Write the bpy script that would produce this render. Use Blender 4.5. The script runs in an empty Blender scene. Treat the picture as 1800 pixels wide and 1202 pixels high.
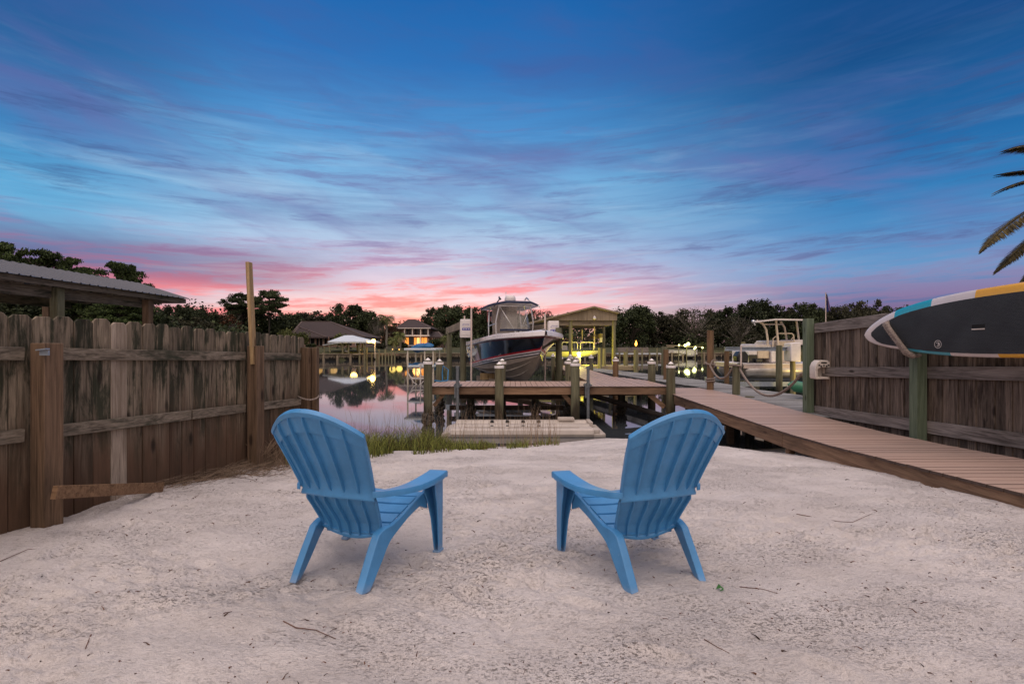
import bpy, bmesh, math, random
import numpy as np
from mathutils import Vector, Matrix, noise as mnoise
PI = math.pi
sc = bpy.context.scene
COL = sc.collection
# ------------------------------------------------------------------ camera
CZ = 2.05                                   # camera height over the water (z = 0)
F, U0, V0 = 850.0, 900.0, 608.0             # focal length and horizon in photo pixels
cam_d = bpy.data.cameras.new('camera')
cam_d.sensor_width = 36.0; cam_d.lens = 17.0
cam_d.shift_y = 7.0/1800.0
cam_d.clip_start = 0.05; cam_d.clip_end = 6000
cam = bpy.data.objects.new('camera', cam_d); COL.objects.link(cam)
cam.location = (0, 0, CZ); cam.rotation_euler = (PI/2, 0, 0)
sc.camera = cam
def P(px, py, D):
    return Vector(((px-U0)/F*D, D, CZ-(py-V0)/F*D))
# ------------------------------------------------------------------ view
sc.view_settings.view_transform = 'Standard'
sc.view_settings.look = 'None'
sc.view_settings.gamma = 1.0
sc.view_settings.exposure = 0.0
sc.render.engine = 'CYCLES'
sc.cycles.max_bounces = 8
sc.cycles.transparent_max_bounces = 16
sc.cycles.use_denoising = True
# ------------------------------------------------------------------ node helpers
def lin(c):
    out = []
    for v in c[:3]:
        v = v/255.0
        out.append(v/12.92 if v <= 0.04045 else ((v+0.055)/1.055)**2.4)
    return tuple(out)+(1.0,)
class NT:
    def __init__(s, tree): s.t = tree; s.n = tree.nodes; s.l = tree.links
    def new(s, t, **kw):
        n = s.n.new(t)
        for k, v in kw.items(): setattr(n, k, v)
        return n
    def put(s, sock, v):
        if isinstance(v, bpy.types.NodeSocket): s.l.new(v, sock)
        else: sock.default_value = v
    def math(s, op, a, b=None, c=None, clamp=False):
        n = s.new('ShaderNodeMath', operation=op); n.use_clamp = clamp
        s.put(n.inputs[0], a)
        if b is not None: s.put(n.inputs[1], b)
        if c is not None: s.put(n.inputs[2], c)
        return n.outputs[0]
    def mix(s, f, a, b, mode='MIX'):
        n = s.new('ShaderNodeMix', data_type='RGBA', blend_type=mode)
        s.put(n.inputs[0], f); s.put(n.inputs[6], a); s.put(n.inputs[7], b)
        return n.outputs[2]
    def ramp(s, f, stops, interp='LINEAR'):
        n = s.new('ShaderNodeValToRGB'); cr = n.color_ramp; cr.interpolation = interp
        while len(cr.elements) < len(stops): cr.elements.new(0.5)
        for e, (p, c) in zip(cr.elements, stops):
            e.position = p; e.color = c if len(c) == 4 else tuple(c)+(1.0,)
        s.put(n.inputs[0], f)
        return n.outputs[0]
    def sstep(s, x, a, b):
        n = s.new('ShaderNodeMapRange', interpolation_type='SMOOTHSTEP')
        s.put(n.inputs[0], x); n.inputs[1].default_value = a; n.inputs[2].default_value = b
        n.inputs[3].default_value = 0; n.inputs[4].default_value = 1
        return n.outputs[0]
    def comb(s, x, y, z):
        n = s.new('ShaderNodeCombineXYZ')
        s.put(n.inputs[0], x); s.put(n.inputs[1], y); s.put(n.inputs[2], z)
        return n.outputs[0]
    def noise(s, vec, scale, detail=3, rough=0.5, dist=0.0):
        n = s.new('ShaderNodeTexNoise')
        if vec is not None: s.l.new(vec, n.inputs['Vector'])
        n.inputs['Scale'].default_value = scale; n.inputs['Detail'].default_value = detail
        n.inputs['Roughness'].default_value = rough; n.inputs['Distortion'].default_value = dist
        return n.outputs[0]
# ------------------------------------------------------------------ world: dusk sky with drawn-out cirrus
world = bpy.data.worlds.new('World'); sc.world = world; world.use_nodes = True
W = NT(world.node_tree); W.n.clear()
tc = W.new('ShaderNodeTexCoord')
sep = W.new('ShaderNodeSeparateXYZ'); W.l.new(tc.outputs['Generated'], sep.inputs[0])
dx, dy, dz = sep.outputs
hor = W.math('SQRT', W.math('ADD', W.math('MULTIPLY', dx, dx), W.math('MULTIPLY', dy, dy)))
el = W.math('ARCTAN2', W.math('ABSOLUTE', dz), hor)              # elevation, radians
az = W.math('ARCTAN2', dx, dy)                                   # 0 straight ahead, + to the right
t = W.math('DIVIDE', el, PI/2)
r1 = lambda *s: [(p, lin(c)) for p, c in s]
rampC = W.ramp(t, r1((0,(252,184,160)),(.03,(250,206,190)),(.05,(242,212,214)),(.075,(226,204,222)),(.11,(188,200,230)),(.155,(150,196,230)),(.205,(118,180,226)),(.26,(72,144,206)),(.33,(36,112,184)),(.42,(8,94,168)),(.55,(70,110,165)),(1,(175,172,190))))
rampL = W.ramp(t, r1((0,(255,150,130)),(.028,(190,110,135)),(.05,(150,100,142)),(.075,(112,112,165)),(.11,(112,178,218)),(.15,(88,166,214)),(.2,(50,130,190)),(.28,(18,92,152)),(.42,(20,85,150)),(.55,(70,110,165)),(1,(175,172,190))))
rampR = W.ramp(t, r1((0,(128,90,135)),(.028,(96,88,136)),(.05,(98,112,162)),(.08,(100,148,198)),(.115,(76,142,198)),(.16,(42,122,184)),(.2,(26,104,168)),(.29,(6,74,134)),(.42,(8,72,134)),(.55,(70,110,165)),(1,(175,172,190))))
left = W.sstep(az, -0.42, -0.80)
right = W.sstep(az, 0.0, 0.66)
base = W.mix(left, rampC, rampL); base = W.mix(right, base, rampR)
# long streaks: one set drifts down to the right, the low pink ones rise to the right
def streak(sx, sy, tilt, off, detail=5, rough=.55, bend=0.0):
    yy = W.math('ADD', W.math('MULTIPLY', el, sy), W.math('MULTIPLY', az, tilt*sy))
    yy = W.math('ADD', yy, W.math('MULTIPLY', W.math('MULTIPLY', az, az), bend*sy))
    v = W.comb(W.math('MULTIPLY', az, sx), yy, off)
    wv = W.noise(v, 1.3, 2, .5)
    v2 = W.comb(W.math('ADD', W.math('MULTIPLY', az, sx), W.math('MULTIPLY', wv, .55)), W.math('ADD', yy, W.math('MULTIPLY', wv, .9)), off)
    return W.noise(v2, 1.0, detail, rough)
nA = streak(3.2, 26, 0.03, 3.1, 6, .6)
nB = streak(5.2, 46, -0.03, 8.7, 7, .66)
nC = streak(2.2, 10, 0.12, 14.2, 6, .55)
nD = streak(4.5, 75, -0.03, 21.5, 5, .6)
low = W.math('SUBTRACT', 1.0, W.sstep(el, 0.10, 0.24))
mid = W.math('MULTIPLY', W.sstep(el, 0.10, 0.2), W.math('SUBTRACT', 1.0, W.sstep(el, 0.62, 0.9)))
front = W.math('MULTIPLY', W.sstep(dy, -0.1, 0.25), 1.0)
# violet-blue veils in the upper sky
veil = W.math('MULTIPLY', W.math('MULTIPLY', W.sstep(nC, .42, .74), mid), .72)
base = W.mix(veil, base, W.mix(W.sstep(el, .25, .5), lin((112,112,172)), lin((64,92,158))))
pale = W.math('MULTIPLY', W.math('MULTIPLY', W.sstep(nA, .46, .80), W.math('SUBTRACT', 1.0, W.sstep(el, .28, .50))), .42)
pale = W.math('MULTIPLY', W.math('MULTIPLY', pale, W.sstep(el, .06, .16)), W.math('SUBTRACT', 1.0, W.math('MULTIPLY', right, .6)))
base = W.mix(pale, base, lin((176,205,232)))
dark = W.math('MULTIPLY', W.math('MULTIPLY', W.sstep(nB, .50, .70), W.sstep(el, .07, .17)), W.math('SUBTRACT', 1.0, W.sstep(el, .34, .55)))
base = W.mix(W.math('MULTIPLY', dark, .62), base, W.mix(W.math('MAXIMUM', left, right), lin((104,116,172)), lin((58,82,138))))
fine = W.math('MULTIPLY', W.math('MULTIPLY', W.sstep(nD, .44, .66), W.sstep(el, .10, .2)), W.math('SUBTRACT', 1.0, W.sstep(el, .35, .62)))
base = W.mix(W.math('MULTIPLY', fine, .22), base, lin((60,100,160)))
# salmon streaks above the trees
pband = W.math('MULTIPLY', low, W.sstep(el, .012, .05))
pink = W.math('MULTIPLY', W.math('MULTIPLY', W.sstep(nB, .42, .60), pband), W.math('SUBTRACT', 1.0, W.math('MULTIPLY', W.sstep(az, -.02, .38), .85)))
base = W.mix(W.math('MULTIPLY', pink, .85), base, W.mix(W.sstep(el, .10, .18), lin((252,132,140)), lin((190,120,165))))
pale2 = W.math('MULTIPLY', W.math('MULTIPLY', W.sstep(nD, .52, .70), low), .6)
base = W.mix(W.math('MULTIPLY', pale2, W.math('SUBTRACT', 1.0, W.math('MAXIMUM', right, left))), base, lin((240,222,232)))
# violet bar low on the left, and dull violet bars low on the right
bar = W.math('MULTIPLY', W.math('MULTIPLY', W.sstep(el, .09, .12), W.math('SUBTRACT', 1.0, W.sstep(el, .15, .20))), W.sstep(az, -0.25, -0.52))
base = W.mix(W.math('MULTIPLY', bar, .55), base, lin((96,84,132)))
# the sky behind the camera and overhead: brightened as fill light for the sand, out of frame
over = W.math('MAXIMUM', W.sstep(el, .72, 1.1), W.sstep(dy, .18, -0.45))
fill_glow = W.mix(W.sstep(el, 0.0, 1.2), (.60, .495, .465, 1), (1.95, 1.68, 1.60, 1))
base = W.mix(over, base, fill_glow)
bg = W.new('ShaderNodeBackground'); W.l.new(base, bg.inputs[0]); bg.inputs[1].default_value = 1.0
sky = W.new('ShaderNodeTexSky', sky_type='NISHITA'); sky.sun_disc = False
sky.sun_elevation = math.radians(1.5); sky.sun_rotation = math.radians(-10)
bg2 = W.new('ShaderNodeBackground'); W.l.new(sky.outputs[0], bg2.inputs[0]); bg2.inputs[1].default_value = 0.01
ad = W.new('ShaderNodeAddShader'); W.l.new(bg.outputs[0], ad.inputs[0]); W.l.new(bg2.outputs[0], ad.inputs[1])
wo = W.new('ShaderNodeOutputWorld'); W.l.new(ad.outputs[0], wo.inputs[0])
world.cycles.sampling_method = 'AUTOMATIC'
# one very soft, weak lamp for the directional part of the afterglow
sun_d = bpy.data.lights.new('sun', 'SUN'); sun_d.energy = 0.45; sun_d.angle = math.radians(50); sun_d.color = (1.0, .9, .84)
sun = bpy.data.objects.new('sun', sun_d); COL.objects.link(sun)
sun.rotation_euler = (math.radians(42), 0, math.radians(-14))
# ------------------------------------------------------------------ object helpers
WL = {}
def tag(o, label=None, cat=None, group=None, kind=None):
    if label: o['label'] = label
    if cat: o['category'] = cat
    if group: o['group'] = group
    if kind: o['kind'] = kind
    return o
def thing(name, label, cat, loc=(0,0,0), group=None):
    o = bpy.data.objects.new(name, None); COL.objects.link(o)
    o.empty_display_size = .2; o.location = loc; WL[o] = Vector(loc)
    return tag(o, label, cat, group)
def basis(axis):
    a = Vector(axis).normalized()
    ref = Vector((0,0,1)) if abs(a.z) < .95 else Vector((0,1,0))
    s = a.cross(ref).normalized(); u = s.cross(a).normalized()
    return a, s, u
class MB:
    def __init__(s): s.v = []; s.f = []; s.m = []
    def add(s, verts, faces, m=0):
        b = len(s.v); s.v += [Vector(v) for v in verts]
        for f in faces: s.f.append([b+i for i in f]); s.m.append(m)
        return s
    def box(s, x0, x1, y0, y1, z0, z1, m=0):
        v = [(x,y,z) for z in (z0,z1) for y in (y0,y1) for x in (x0,x1)]
        return s.add(v, [(0,2,3,1),(4,5,7,6),(0,1,5,4),(2,6,7,3),(0,4,6,2),(1,3,7,5)], m)
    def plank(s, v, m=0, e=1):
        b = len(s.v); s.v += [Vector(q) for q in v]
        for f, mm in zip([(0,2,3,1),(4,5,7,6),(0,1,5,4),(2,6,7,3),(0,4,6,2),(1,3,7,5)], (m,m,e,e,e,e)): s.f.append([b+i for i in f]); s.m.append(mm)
        return s
    def bar(s, a, b, w, h, m=0, up=None, w2=None, h2=None):
        a = Vector(a); b = Vector(b); ax = (b-a).normalized()
        if up is None: _, sd, u = basis(ax)
        else:
            sd = ax.cross(Vector(up)).normalized(); u = sd.cross(ax).normalized()
        w2 = w if w2 is None else w2; h2 = h if h2 is None else h2
        v = []
        for p, ww, hh in ((a,w,h),(b,w2,h2)):
            for q, r in ((-1,-1),(1,-1),(1,1),(-1,1)): v.append(p+sd*q*ww/2+u*r*hh/2)
        return s.add(v, [(0,1,2,3),(7,6,5,4),(0,4,5,1),(1,5,6,2),(2,6,7,3),(3,7,4,0)], m)
    def tube(s, pts, rad, n=8, m=0, cap=True):
        pts = [Vector(p) for p in pts]
        rr = rad if isinstance(rad, (list,tuple)) else [rad]*len(pts)
        b = len(s.v); prev = None
        for i, p in enumerate(pts):
            d = (pts[min(i+1,len(pts)-1)]-pts[max(i-1,0)]).normalized()
            if prev is None: _, sd, u = basis(d)
            else:
                sd = (prev-d*prev.dot(d))
                sd = sd.normalized() if sd.length > 1e-6 else basis(d)[1]
                u = sd.cross(d).normalized()
            prev = sd
            for k in range(n):
                a = 2*PI*k/n; s.v.append(p+(sd*math.cos(a)+u*math.sin(a))*rr[i])
        for i in range(len(pts)-1):
            for k in range(n):
                s.f.append([b+i*n+k, b+i*n+(k+1)%n, b+(i+1)*n+(k+1)%n, b+(i+1)*n+k]); s.m.append(m)
        if cap:
            s.f.append([b+k for k in range(n)][::-1]); s.m.append(m)
            e = b+(len(pts)-1)*n; s.f.append([e+k for k in range(n)]); s.m.append(m)
        return s
    def cyl(s, a, b, r, r2=None, n=14, m=0): return s.tube([a,b], [r, r if r2 is None else r2], n, m)
    def prism(s, poly, off, m=0, side_m=None):
        """poly: 3-D points, off: extrusion vector"""
        poly = [Vector(p) for p in poly]; off = Vector(off); n = len(poly); b = len(s.v)
        s.v += poly+[p+off for p in poly]
        s.f.append(list(range(b, b+n))[::-1]); s.m.append(m)
        s.f.append(list(range(b+n, b+2*n))); s.m.append(m)
        for i in range(n):
            j = (i+1) % n
            s.f.append([b+i, b+j, b+n+j, b+n+i]); s.m.append(m if side_m is None else side_m)
        return s
    def grid(s, fn, nu, nv, m=0, flip=False):
        b = len(s.v)
        for j in range(nv+1):
            for i in range(nu+1): s.v.append(Vector(fn(i/nu, j/nv)))
        for j in range(nv):
            for i in range(nu):
                a = b+j*(nu+1)+i
                q = [a, a+1, a+nu+2, a+nu+1]
                s.f.append(q[::-1] if flip else q)
                s.m.append(m(i, j) if callable(m) else m)
        return s
    def sphere(s, c, r, n=10, m=0, sz=None):
        c = Vector(c); sz = sz or (1,1,1); b = len(s.v); k = n//2
        for j in range(k+1):
            th = PI*j/k
            for i in range(n):
                a = 2*PI*i/n
                s.v.append(c+Vector((math.sin(th)*math.cos(a)*r*sz[0], math.sin(th)*math.sin(a)*r*sz[1], math.cos(th)*r*sz[2])))
        for j in range(k):
            for i in range(n):
                s.f.append([b+j*n+i, b+(j+1)*n+i, b+(j+1)*n+(i+1)%n, b+j*n+(i+1)%n]); s.m.append(m)
        return s
    def build(s, name, mats, parent=None, smooth=35, bevel=0.0, solid=0.0, recalc=True, origin=None, segs=2, offset=-1):
        if not isinstance(mats, (list,tuple)): mats = [mats]
        if parent is not None: org = WL[parent]
        elif origin is not None: org = Vector(origin)
        else:
            xs = [v.x for v in s.v]; ys = [v.y for v in s.v]; zs = [v.z for v in s.v]
            org = Vector(((min(xs)+max(xs))/2, (min(ys)+max(ys))/2, min(zs)))
        me = bpy.data.meshes.new(name)
        me.from_pydata([tuple(v-org) for v in s.v], [], s.f)
        me.polygons.foreach_set('material_index', s.m)
        for mt in mats: me.materials.append(mt)
        if recalc or smooth:
            bm = bmesh.new(); bm.from_mesh(me)
            if recalc:
                bmesh.ops.remove_doubles(bm, verts=bm.verts, dist=1e-5)
                bmesh.ops.recalc_face_normals(bm, faces=bm.faces)
            if smooth:
                lim = math.radians(smooth)
                for f in bm.faces: f.smooth = True
                for e in bm.edges:
                    if len(e.link_faces) != 2 or e.calc_face_angle(0) > lim: e.smooth = False
            bm.to_mesh(me); bm.free()
        o = bpy.data.objects.new(name, me); COL.objects.link(o)
        if parent is not None: o.parent = parent; WL[o] = WL[parent].copy()
        else: o.location = org; WL[o] = org
        if solid:
            md = o.modifiers.new('solid', 'SOLIDIFY'); md.thickness = solid; md.offset = offset
        if bevel:
            md = o.modifiers.new('bevel', 'BEVEL'); md.width = bevel; md.segments = segs; md.limit_method = 'ANGLE'; md.angle_limit = math.radians(40)
        return o
def kids(o): return [c for c in bpy.data.objects if c.parent == o]
def copy_tree(o, parent=None):
    c = o.copy(); COL.objects.link(c)
    if parent: c.parent = parent
    for ch in kids(o): copy_tree(ch, c)
    return c
# ------------------------------------------------------------------ materials
MATS = {}
def _mat(name):
    m = bpy.data.materials.new(name); m.use_nodes = True
    T = NT(m.node_tree); T.n.clear()
    b = T.new('ShaderNodeBsdfPrincipled'); o = T.new('ShaderNodeOutputMaterial'); T.l.new(b.outputs[0], o.inputs[0])
    return m, T, b
def simple(name, col, rough=.5, metal=0.0, nscale=6, namt=.18, bump=0.0, bscale=40, coat=0.0, emis=None, es=0.0):
    m, T, b = _mat(name)
    tcn = T.new('ShaderNodeTexCoord')
    n = T.noise(tcn.outputs['Object'], nscale, 5, .6)
    d = tuple(c*(1-namt) for c in col[:3])+(1,); l = tuple(min(1, c*(1+namt)) for c in col[:3])+(1,)
    T.put(b.inputs['Base Color'], T.ramp(n, [(.3, d), (.7, l)]))
    T.put(b.inputs['Roughness'], T.math('ADD', T.math('MULTIPLY', n, .16), rough-.08, clamp=True))
    b.inputs['Metallic'].default_value = metal
    b.inputs['Coat Weight'].default_value = coat
    if bump:
        bn = T.new('ShaderNodeBump'); bn.inputs['Strength'].default_value = bump; bn.inputs['Distance'].default_value = .01
        T.l.new(T.noise(tcn.outputs['Object'], bscale, 4, .6), bn.inputs['Height']); T.l.new(bn.outputs[0], b.inputs['Normal'])
    if emis:
        b.inputs['Emission Color'].default_value = emis; b.inputs['Emission Strength'].default_value = es
    return m
def wood(name, c1, c2, axis=2, gs=28.0, rough=.8, dark=None, dscale=2.2, damt=.0, dthr=(.45,.65), var=.35, knots=True, bump=.5, low=None, lowz=(0,1), coarse=1.0, high=None):
    """grain stretched along a local axis; dark = mildew or stain colour; low = other colour below lowz (local z)"""
    m, T, b = _mat(name)
    tcn = T.new('ShaderNodeTexCoord'); oi = T.new('ShaderNodeObjectInfo')
    mp = T.new('ShaderNodeMapping'); T.l.new(tcn.outputs['Object'], mp.inputs[0])
    scl = [gs, gs, gs]; scl[axis] = gs*.045; mp.inputs['Scale'].default_value = scl
    off = T.math('MULTIPLY', oi.outputs['Random'], 37.0)
    T.l.new(T.comb(off, T.math('MULTIPLY', off, 1.7), off), mp.inputs['Location'])
    warp = T.noise(mp.outputs[0], .6*coarse, 2, .5, 0)
    g1 = T.noise(mp.outputs[0], 1.0*coarse, 6, .65, 1.2)
    g2 = T.noise(mp.outputs[0], 4.0*coarse, 3, .6, .4)
    g = T.math('ADD', T.math('MULTIPLY', g1, .7), T.math('MULTIPLY', g2, .3))
    col = T.ramp(g, [(.34, c1), (.62, c2)])
    mp2 = T.new('ShaderNodeMapping'); T.l.new(tcn.outputs['Object'], mp2.inputs[0])
    s2 = [1,1,1]; s2[axis] = .20; mp2.inputs['Scale'].default_value = s2
    T.l.new(T.comb(off, off, off), mp2.inputs['Location'])
    if low is not None:
        sx = T.new('ShaderNodeSeparateXYZ'); T.l.new(tcn.outputs['Object'], sx.inputs[0])
        zz = T.math('ADD', sx.outputs[2], T.math('MULTIPLY', T.math('SUBTRACT', T.noise(mp2.outputs[0], 5, 3), .5), 1.1))
        f = T.sstep(zz, lowz[0], lowz[1])
        col = T.mix(f, T.mix(.55, T.mix(1.0, T.ramp(g, [(.34, (.35,.35,.35,1)), (.62, (1,1,1,1))]), low, 'MULTIPLY'), low), col)
    if dark is not None:
        dn = T.noise(mp2.outputs[0], dscale, 6, .68, .3)
        f = T.math('MULTIPLY', T.sstep(dn, dthr[0], dthr[1]), damt)
        if low is not None and high is not False: f = T.math('MULTIPLY', f, T.math('ADD', T.math('MULTIPLY', T.sstep(zz, lowz[0]-.1, lowz[1]), .8), .2))
        col = T.mix(f, col, dark)
    vv = T.math('ADD', T.math('MULTIPLY', oi.outputs['Random'], var), 1-var/2)
    mul = T.new('ShaderNodeVectorMath', operation='SCALE'); T.l.new(col, mul.inputs[0]); T.l.new(vv, mul.inputs['Scale'])
    col = mul.outputs[0]
    if knots:
        mp3 = T.new('ShaderNodeMapping'); T.l.new(tcn.outputs['Object'], mp3.inputs[0])
        s3 = [9,9,9]; s3[axis] = 3.2; mp3.inputs['Scale'].default_value = s3; T.l.new(T.comb(off, off, off), mp3.inputs['Location'])
        vo = T.new('ShaderNodeTexVoronoi'); T.l.new(mp3.outputs[0], vo.inputs['Vector']); vo.inputs['Scale'].default_value = .55
        kf = T.math('SUBTRACT', 1.0, T.sstep(vo.outputs['Distance'], .06, .17))
        col = T.mix(T.math('MULTIPLY', kf, .85), col, (c1[0]*.35, c1[1]*.3, c1[2]*.25, 1))
    T.put(b.inputs['Base Color'], col)
    b.inputs['Roughness'].default_value = rough
    b.inputs['Specular IOR Level'].default_value = .3
    bn = T.new('ShaderNodeBump'); bn.inputs['Strength'].default_value = bump; bn.inputs['Distance'].default_value = .004
    T.l.new(g, bn.inputs['Height']); T.l.new(bn.outputs[0], b.inputs['Normal'])
    return m
def emit(name, col, s):
    m, T, b = _mat(name); b.inputs['Base Color'].default_value = col
    b.inputs['Emission Color'].default_value = col; b.inputs['Emission Strength'].default_value = s
    return m
def glass(name, col=(.8,.85,.88,1)):
    m, T, b = _mat(name); b.inputs['Base Color'].default_value = col; b.inputs['Transmission Weight'].default_value = .9
    b.inputs['Roughness'].default_value = .03; b.inputs['IOR'].default_value = 1.2
    return m
def foliage(name, c1, c2, vs=.6, rough=.75, c3=None):
    m, T, b = _mat(name)
    g = T.new('ShaderNodeNewGeometry'); oi = T.new('ShaderNodeObjectInfo')
    rnd = T.math('ADD', T.math('MULTIPLY', g.outputs['Random Per Island'], .6), T.math('MULTIPLY', T.noise(g.outputs['Position'], vs, 3), .55))
    col = T.ramp(rnd, [(.2, c1), (.85, c2)] if c3 is None else [(.18, c3), (.42, c1), (.85, c2)])
    mul = T.new('ShaderNodeVectorMath', operation='SCALE'); T.l.new(col, mul.inputs[0])
    T.l.new(T.math('ADD', T.math('MULTIPLY', oi.outputs['Random'], .6), .7), mul.inputs['Scale'])
    T.l.new(mul.outputs[0], b.inputs['Base Color']); b.inputs['Roughness'].default_value = rough
    b.inputs['Specular IOR Level'].default_value = .2
    return m
M = {}
M['picket'] = wood('weathered_picket', (.028,.020,.013,1), (.25,.195,.14,1), 2, 30, .9, dark=(.014,.018,.009,1), dscale=9.0, damt=.90, dthr=(.45,.60), var=.5, low=(.10,.056,.034,1), lowz=(1.0,1.7))
M['picketR'] = wood('grey_picket', (.024,.016,.011,1), (.20,.152,.118,1), 2, 26, .9, dark=(.018,.012,.008,1), dscale=5.0, damt=.8, var=.65)
M['rail'] = wood('weathered_rail', (.035,.026,.018,1), (.24,.195,.15,1), 1, 26, .9, dark=(.02,.024,.014,1), dscale=3.0, damt=.9, dthr=(.5,.64), var=.2)
M['railR'] = wood('grey_rail', (.05,.04,.034,1), (.29,.25,.225,1), 1, 24, .9, dark=(.025,.018,.014,1), dscale=2.0, damt=.5, var=.25)
M['post'] = wood('brown_post', (.05,.03,.018,1), (.185,.115,.07,1), 2, 22, .8, dark=(.03,.02,.012,1), dscale=2.0, damt=.5, var=.2)
M['stick'] = wood('new_lumber', (.20,.125,.055,1), (.42,.29,.15,1), 2, 22, .75, var=.1)
M['green_post'] = wood('green_treated_post', (.06,.08,.05,1), (.165,.205,.135,1), 2, 18, .8, dark=(.15,.09,.045,1), dscale=1.6, damt=.6, dthr=(.55,.75), var=.15)
M['loose'] = wood('loose_board', (.085,.045,.022,1), (.24,.14,.075,1), 0, 24, .8, var=.1)
M['comp'] = wood('composite_deck', (.32,.215,.17,1), (.42,.29,.235,1), 0, 20, .55, dark=(.26,.19,.16,1), dscale=1.3, damt=.5, var=.1, knots=False, bump=.25)
M['compY'] = wood('composite_deck_lengthwise', (.32,.215,.17,1), (.42,.29,.235,1), 1, 20, .55, dark=(.26,.19,.16,1), dscale=1.3, damt=.5, var=.1, knots=False, bump=.25)
M['fascia'] = wood('deck_fascia', (.11,.058,.032,1), (.31,.19,.115,1), 0, 18, .8, dark=(.05,.03,.018,1), dscale=2.4, damt=.5, var=.2)
M['fasciaY'] = wood('ramp_fascia', (.10,.055,.032,1), (.29,.18,.11,1), 1, 18, .8, dark=(.04,.025,.016,1), dscale=2.4, damt=.6, var=.2)
M['edge'] = simple('shaded_board_edge', (.075,.048,.036,1), .9, 0, 20, .3)  # board sides coloured darker to paint in the shade of the gaps
M['greyedge'] = simple('shaded_grey_edge', (.05,.047,.045,1), .9, 0, 20, .3)  # same painted gap shade for the sides of the pier boards
M['greydeck'] = wood('grey_pier_boards', (.13,.125,.12,1), (.34,.33,.32,1), 0, 18, .85, dark=(.09,.08,.075,1), dscale=1.6, damt=.6, var=.2)
M['pile'] = wood('treated_piling', (.05,.05,.028,1), (.17,.16,.10,1), 2, 14, .85, dark=(.07,.045,.02,1), dscale=2.6, damt=.5, var=.25, low=(.03,.024,.015,1), lowz=(.25,.75), high=False)
M['pile_brown'] = wood('brown_piling', (.07,.04,.02,1), (.22,.13,.07,1), 2, 14, .85, dark=(.05,.04,.02,1), dscale=2.0, damt=.5, var=.2)
M['pile_far'] = wood('boathouse_piling', (.10,.09,.045,1), (.26,.23,.13,1), 2, 8, .85, var=.2, knots=False)
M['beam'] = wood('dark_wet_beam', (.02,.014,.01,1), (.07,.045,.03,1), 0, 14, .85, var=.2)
M['lumber'] = wood('pale_lumber', (.17,.13,.085,1), (.34,.27,.19,1), 0, 12, .8, dark=(.10,.08,.06,1), dscale=1.2, damt=.5, var=.15)
M['gable'] = wood('gable_plywood', (.20,.15,.10,1), (.36,.285,.20,1), 2, 6, .8, dark=(.12,.09,.06,1), dscale=.8, damt=.5, var=.1, knots=False)
M['cap'] = simple('white_pile_cap', (.72,.66,.64,1), .5, 0, 20, .12)
M['oyster'] = simple('oyster_crust', (.06,.05,.04,1), .9, 0, 30, .6, 1.0, 30)
M['chair'] = simple('blue_resin', (.062,.235,.50,1), .42, 0, 5, .10, .12, 60)
def chair_mat():
    m = simple('blue_resin', (.056,.225,.46,1), .34, 0, 7, .13, .12, 60); T = NT(m.node_tree); b = m.node_tree.nodes['Principled BSDF']
    src = b.inputs['Base Color'].links[0].from_socket; tcn = T.new('ShaderNodeTexCoord'); sx = T.new('ShaderNodeSeparateXYZ'); T.l.new(tcn.outputs['Object'], sx.inputs[0])
    scuff = T.math('MULTIPLY', T.sstep(T.noise(tcn.outputs['Object'], 22, 6, .75, .6), .60, .74), .35)
    dust = T.math('MULTIPLY', T.math('SUBTRACT', 1.0, T.sstep(T.math('ADD', sx.outputs[2], T.math('MULTIPLY', T.noise(tcn.outputs['Object'], 30, 3), .06)), .02, .085)), .32)
    T.l.new(T.mix(dust, T.mix(scuff, src, (.25,.38,.52,1)), (.45,.42,.42,1)), b.inputs['Base Color'])
    return m
M['chair'] = chair_mat()
M['hull_navy'] = simple('navy_gelcoat', (.004,.005,.012,1), .12, 0, 4, .2, coat=1.0)
M['white'] = simple('white_gelcoat', (.68,.63,.62,1), .28, 0, 3, .06, coat=.5)
M['tan'] = simple('tan_antifouling', (.27,.22,.17,1), .45, 0, 3, .18)
M['red'] = simple('red_stripe', (.45,.01,.02,1), .3, 0, 3, .05)
M['black'] = simple('black_plastic', (.012,.012,.014,1), .4, 0, 8, .3)
M['navy_canvas'] = simple('navy_canvas', (.008,.014,.045,1), .8, 0, 8, .3)
M['alu'] = simple('brushed_aluminium', (.62,.60,.58,1), .35, .85, 20, .1)
M['tube_alu'] = simple('weathered_pontoon_aluminium', (.50,.46,.42,1), .38, .7, 3, .25)
M['galv'] = simple('galvanised_steel', (.33,.37,.42,1), .45, .5, 12, .2)
M['pvc'] = simple('aged_pvc', (.58,.46,.40,1), .5, 0, 10, .12)
M['pipe'] = simple('grey_pipe', (.13,.14,.15,1), .5, .3, 14, .25)
M['beige'] = simple('beige_polyethylene', (.42,.36,.315,1), .5, 0, 4, .12, .15, 30)
M['rope'] = None
M['box_white'] = simple('white_fibreglass_box', (.66,.60,.58,1), .45, 0, 6, .1)
M['logo_blue'] = simple('blue_lettering', (.03,.04,.30,1), .5, 0, 6, .05)
M['ink'] = simple('grey_lettering', (.12,.10,.13,1), .5, 0, 6, .05)
M['brick'] = None
M['shingle'] = simple('brown_shingle', (.04,.026,.025,1), .9, 0, 5, .3, .6, 6)
M['metal_roof'] = simple('galvalume_roof', (.075,.075,.09,1), .5, .1, 1.5, .15)
M['white_roof'] = simple('white_metal_roof', (.55,.58,.60,1), .45, .1, 2, .08)
M['trim'] = simple('white_trim', (.55,.50,.47,1), .6, 0, 5, .08)
M['dark_glass'] = simple('dark_window', (.02,.022,.025,1), .1, 0, 3, .2)
M['blue_tarp'] = simple('blue_tarpaulin', (.008,.09,.22,1), .6, 0, 8, .3, .6, 12)
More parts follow.
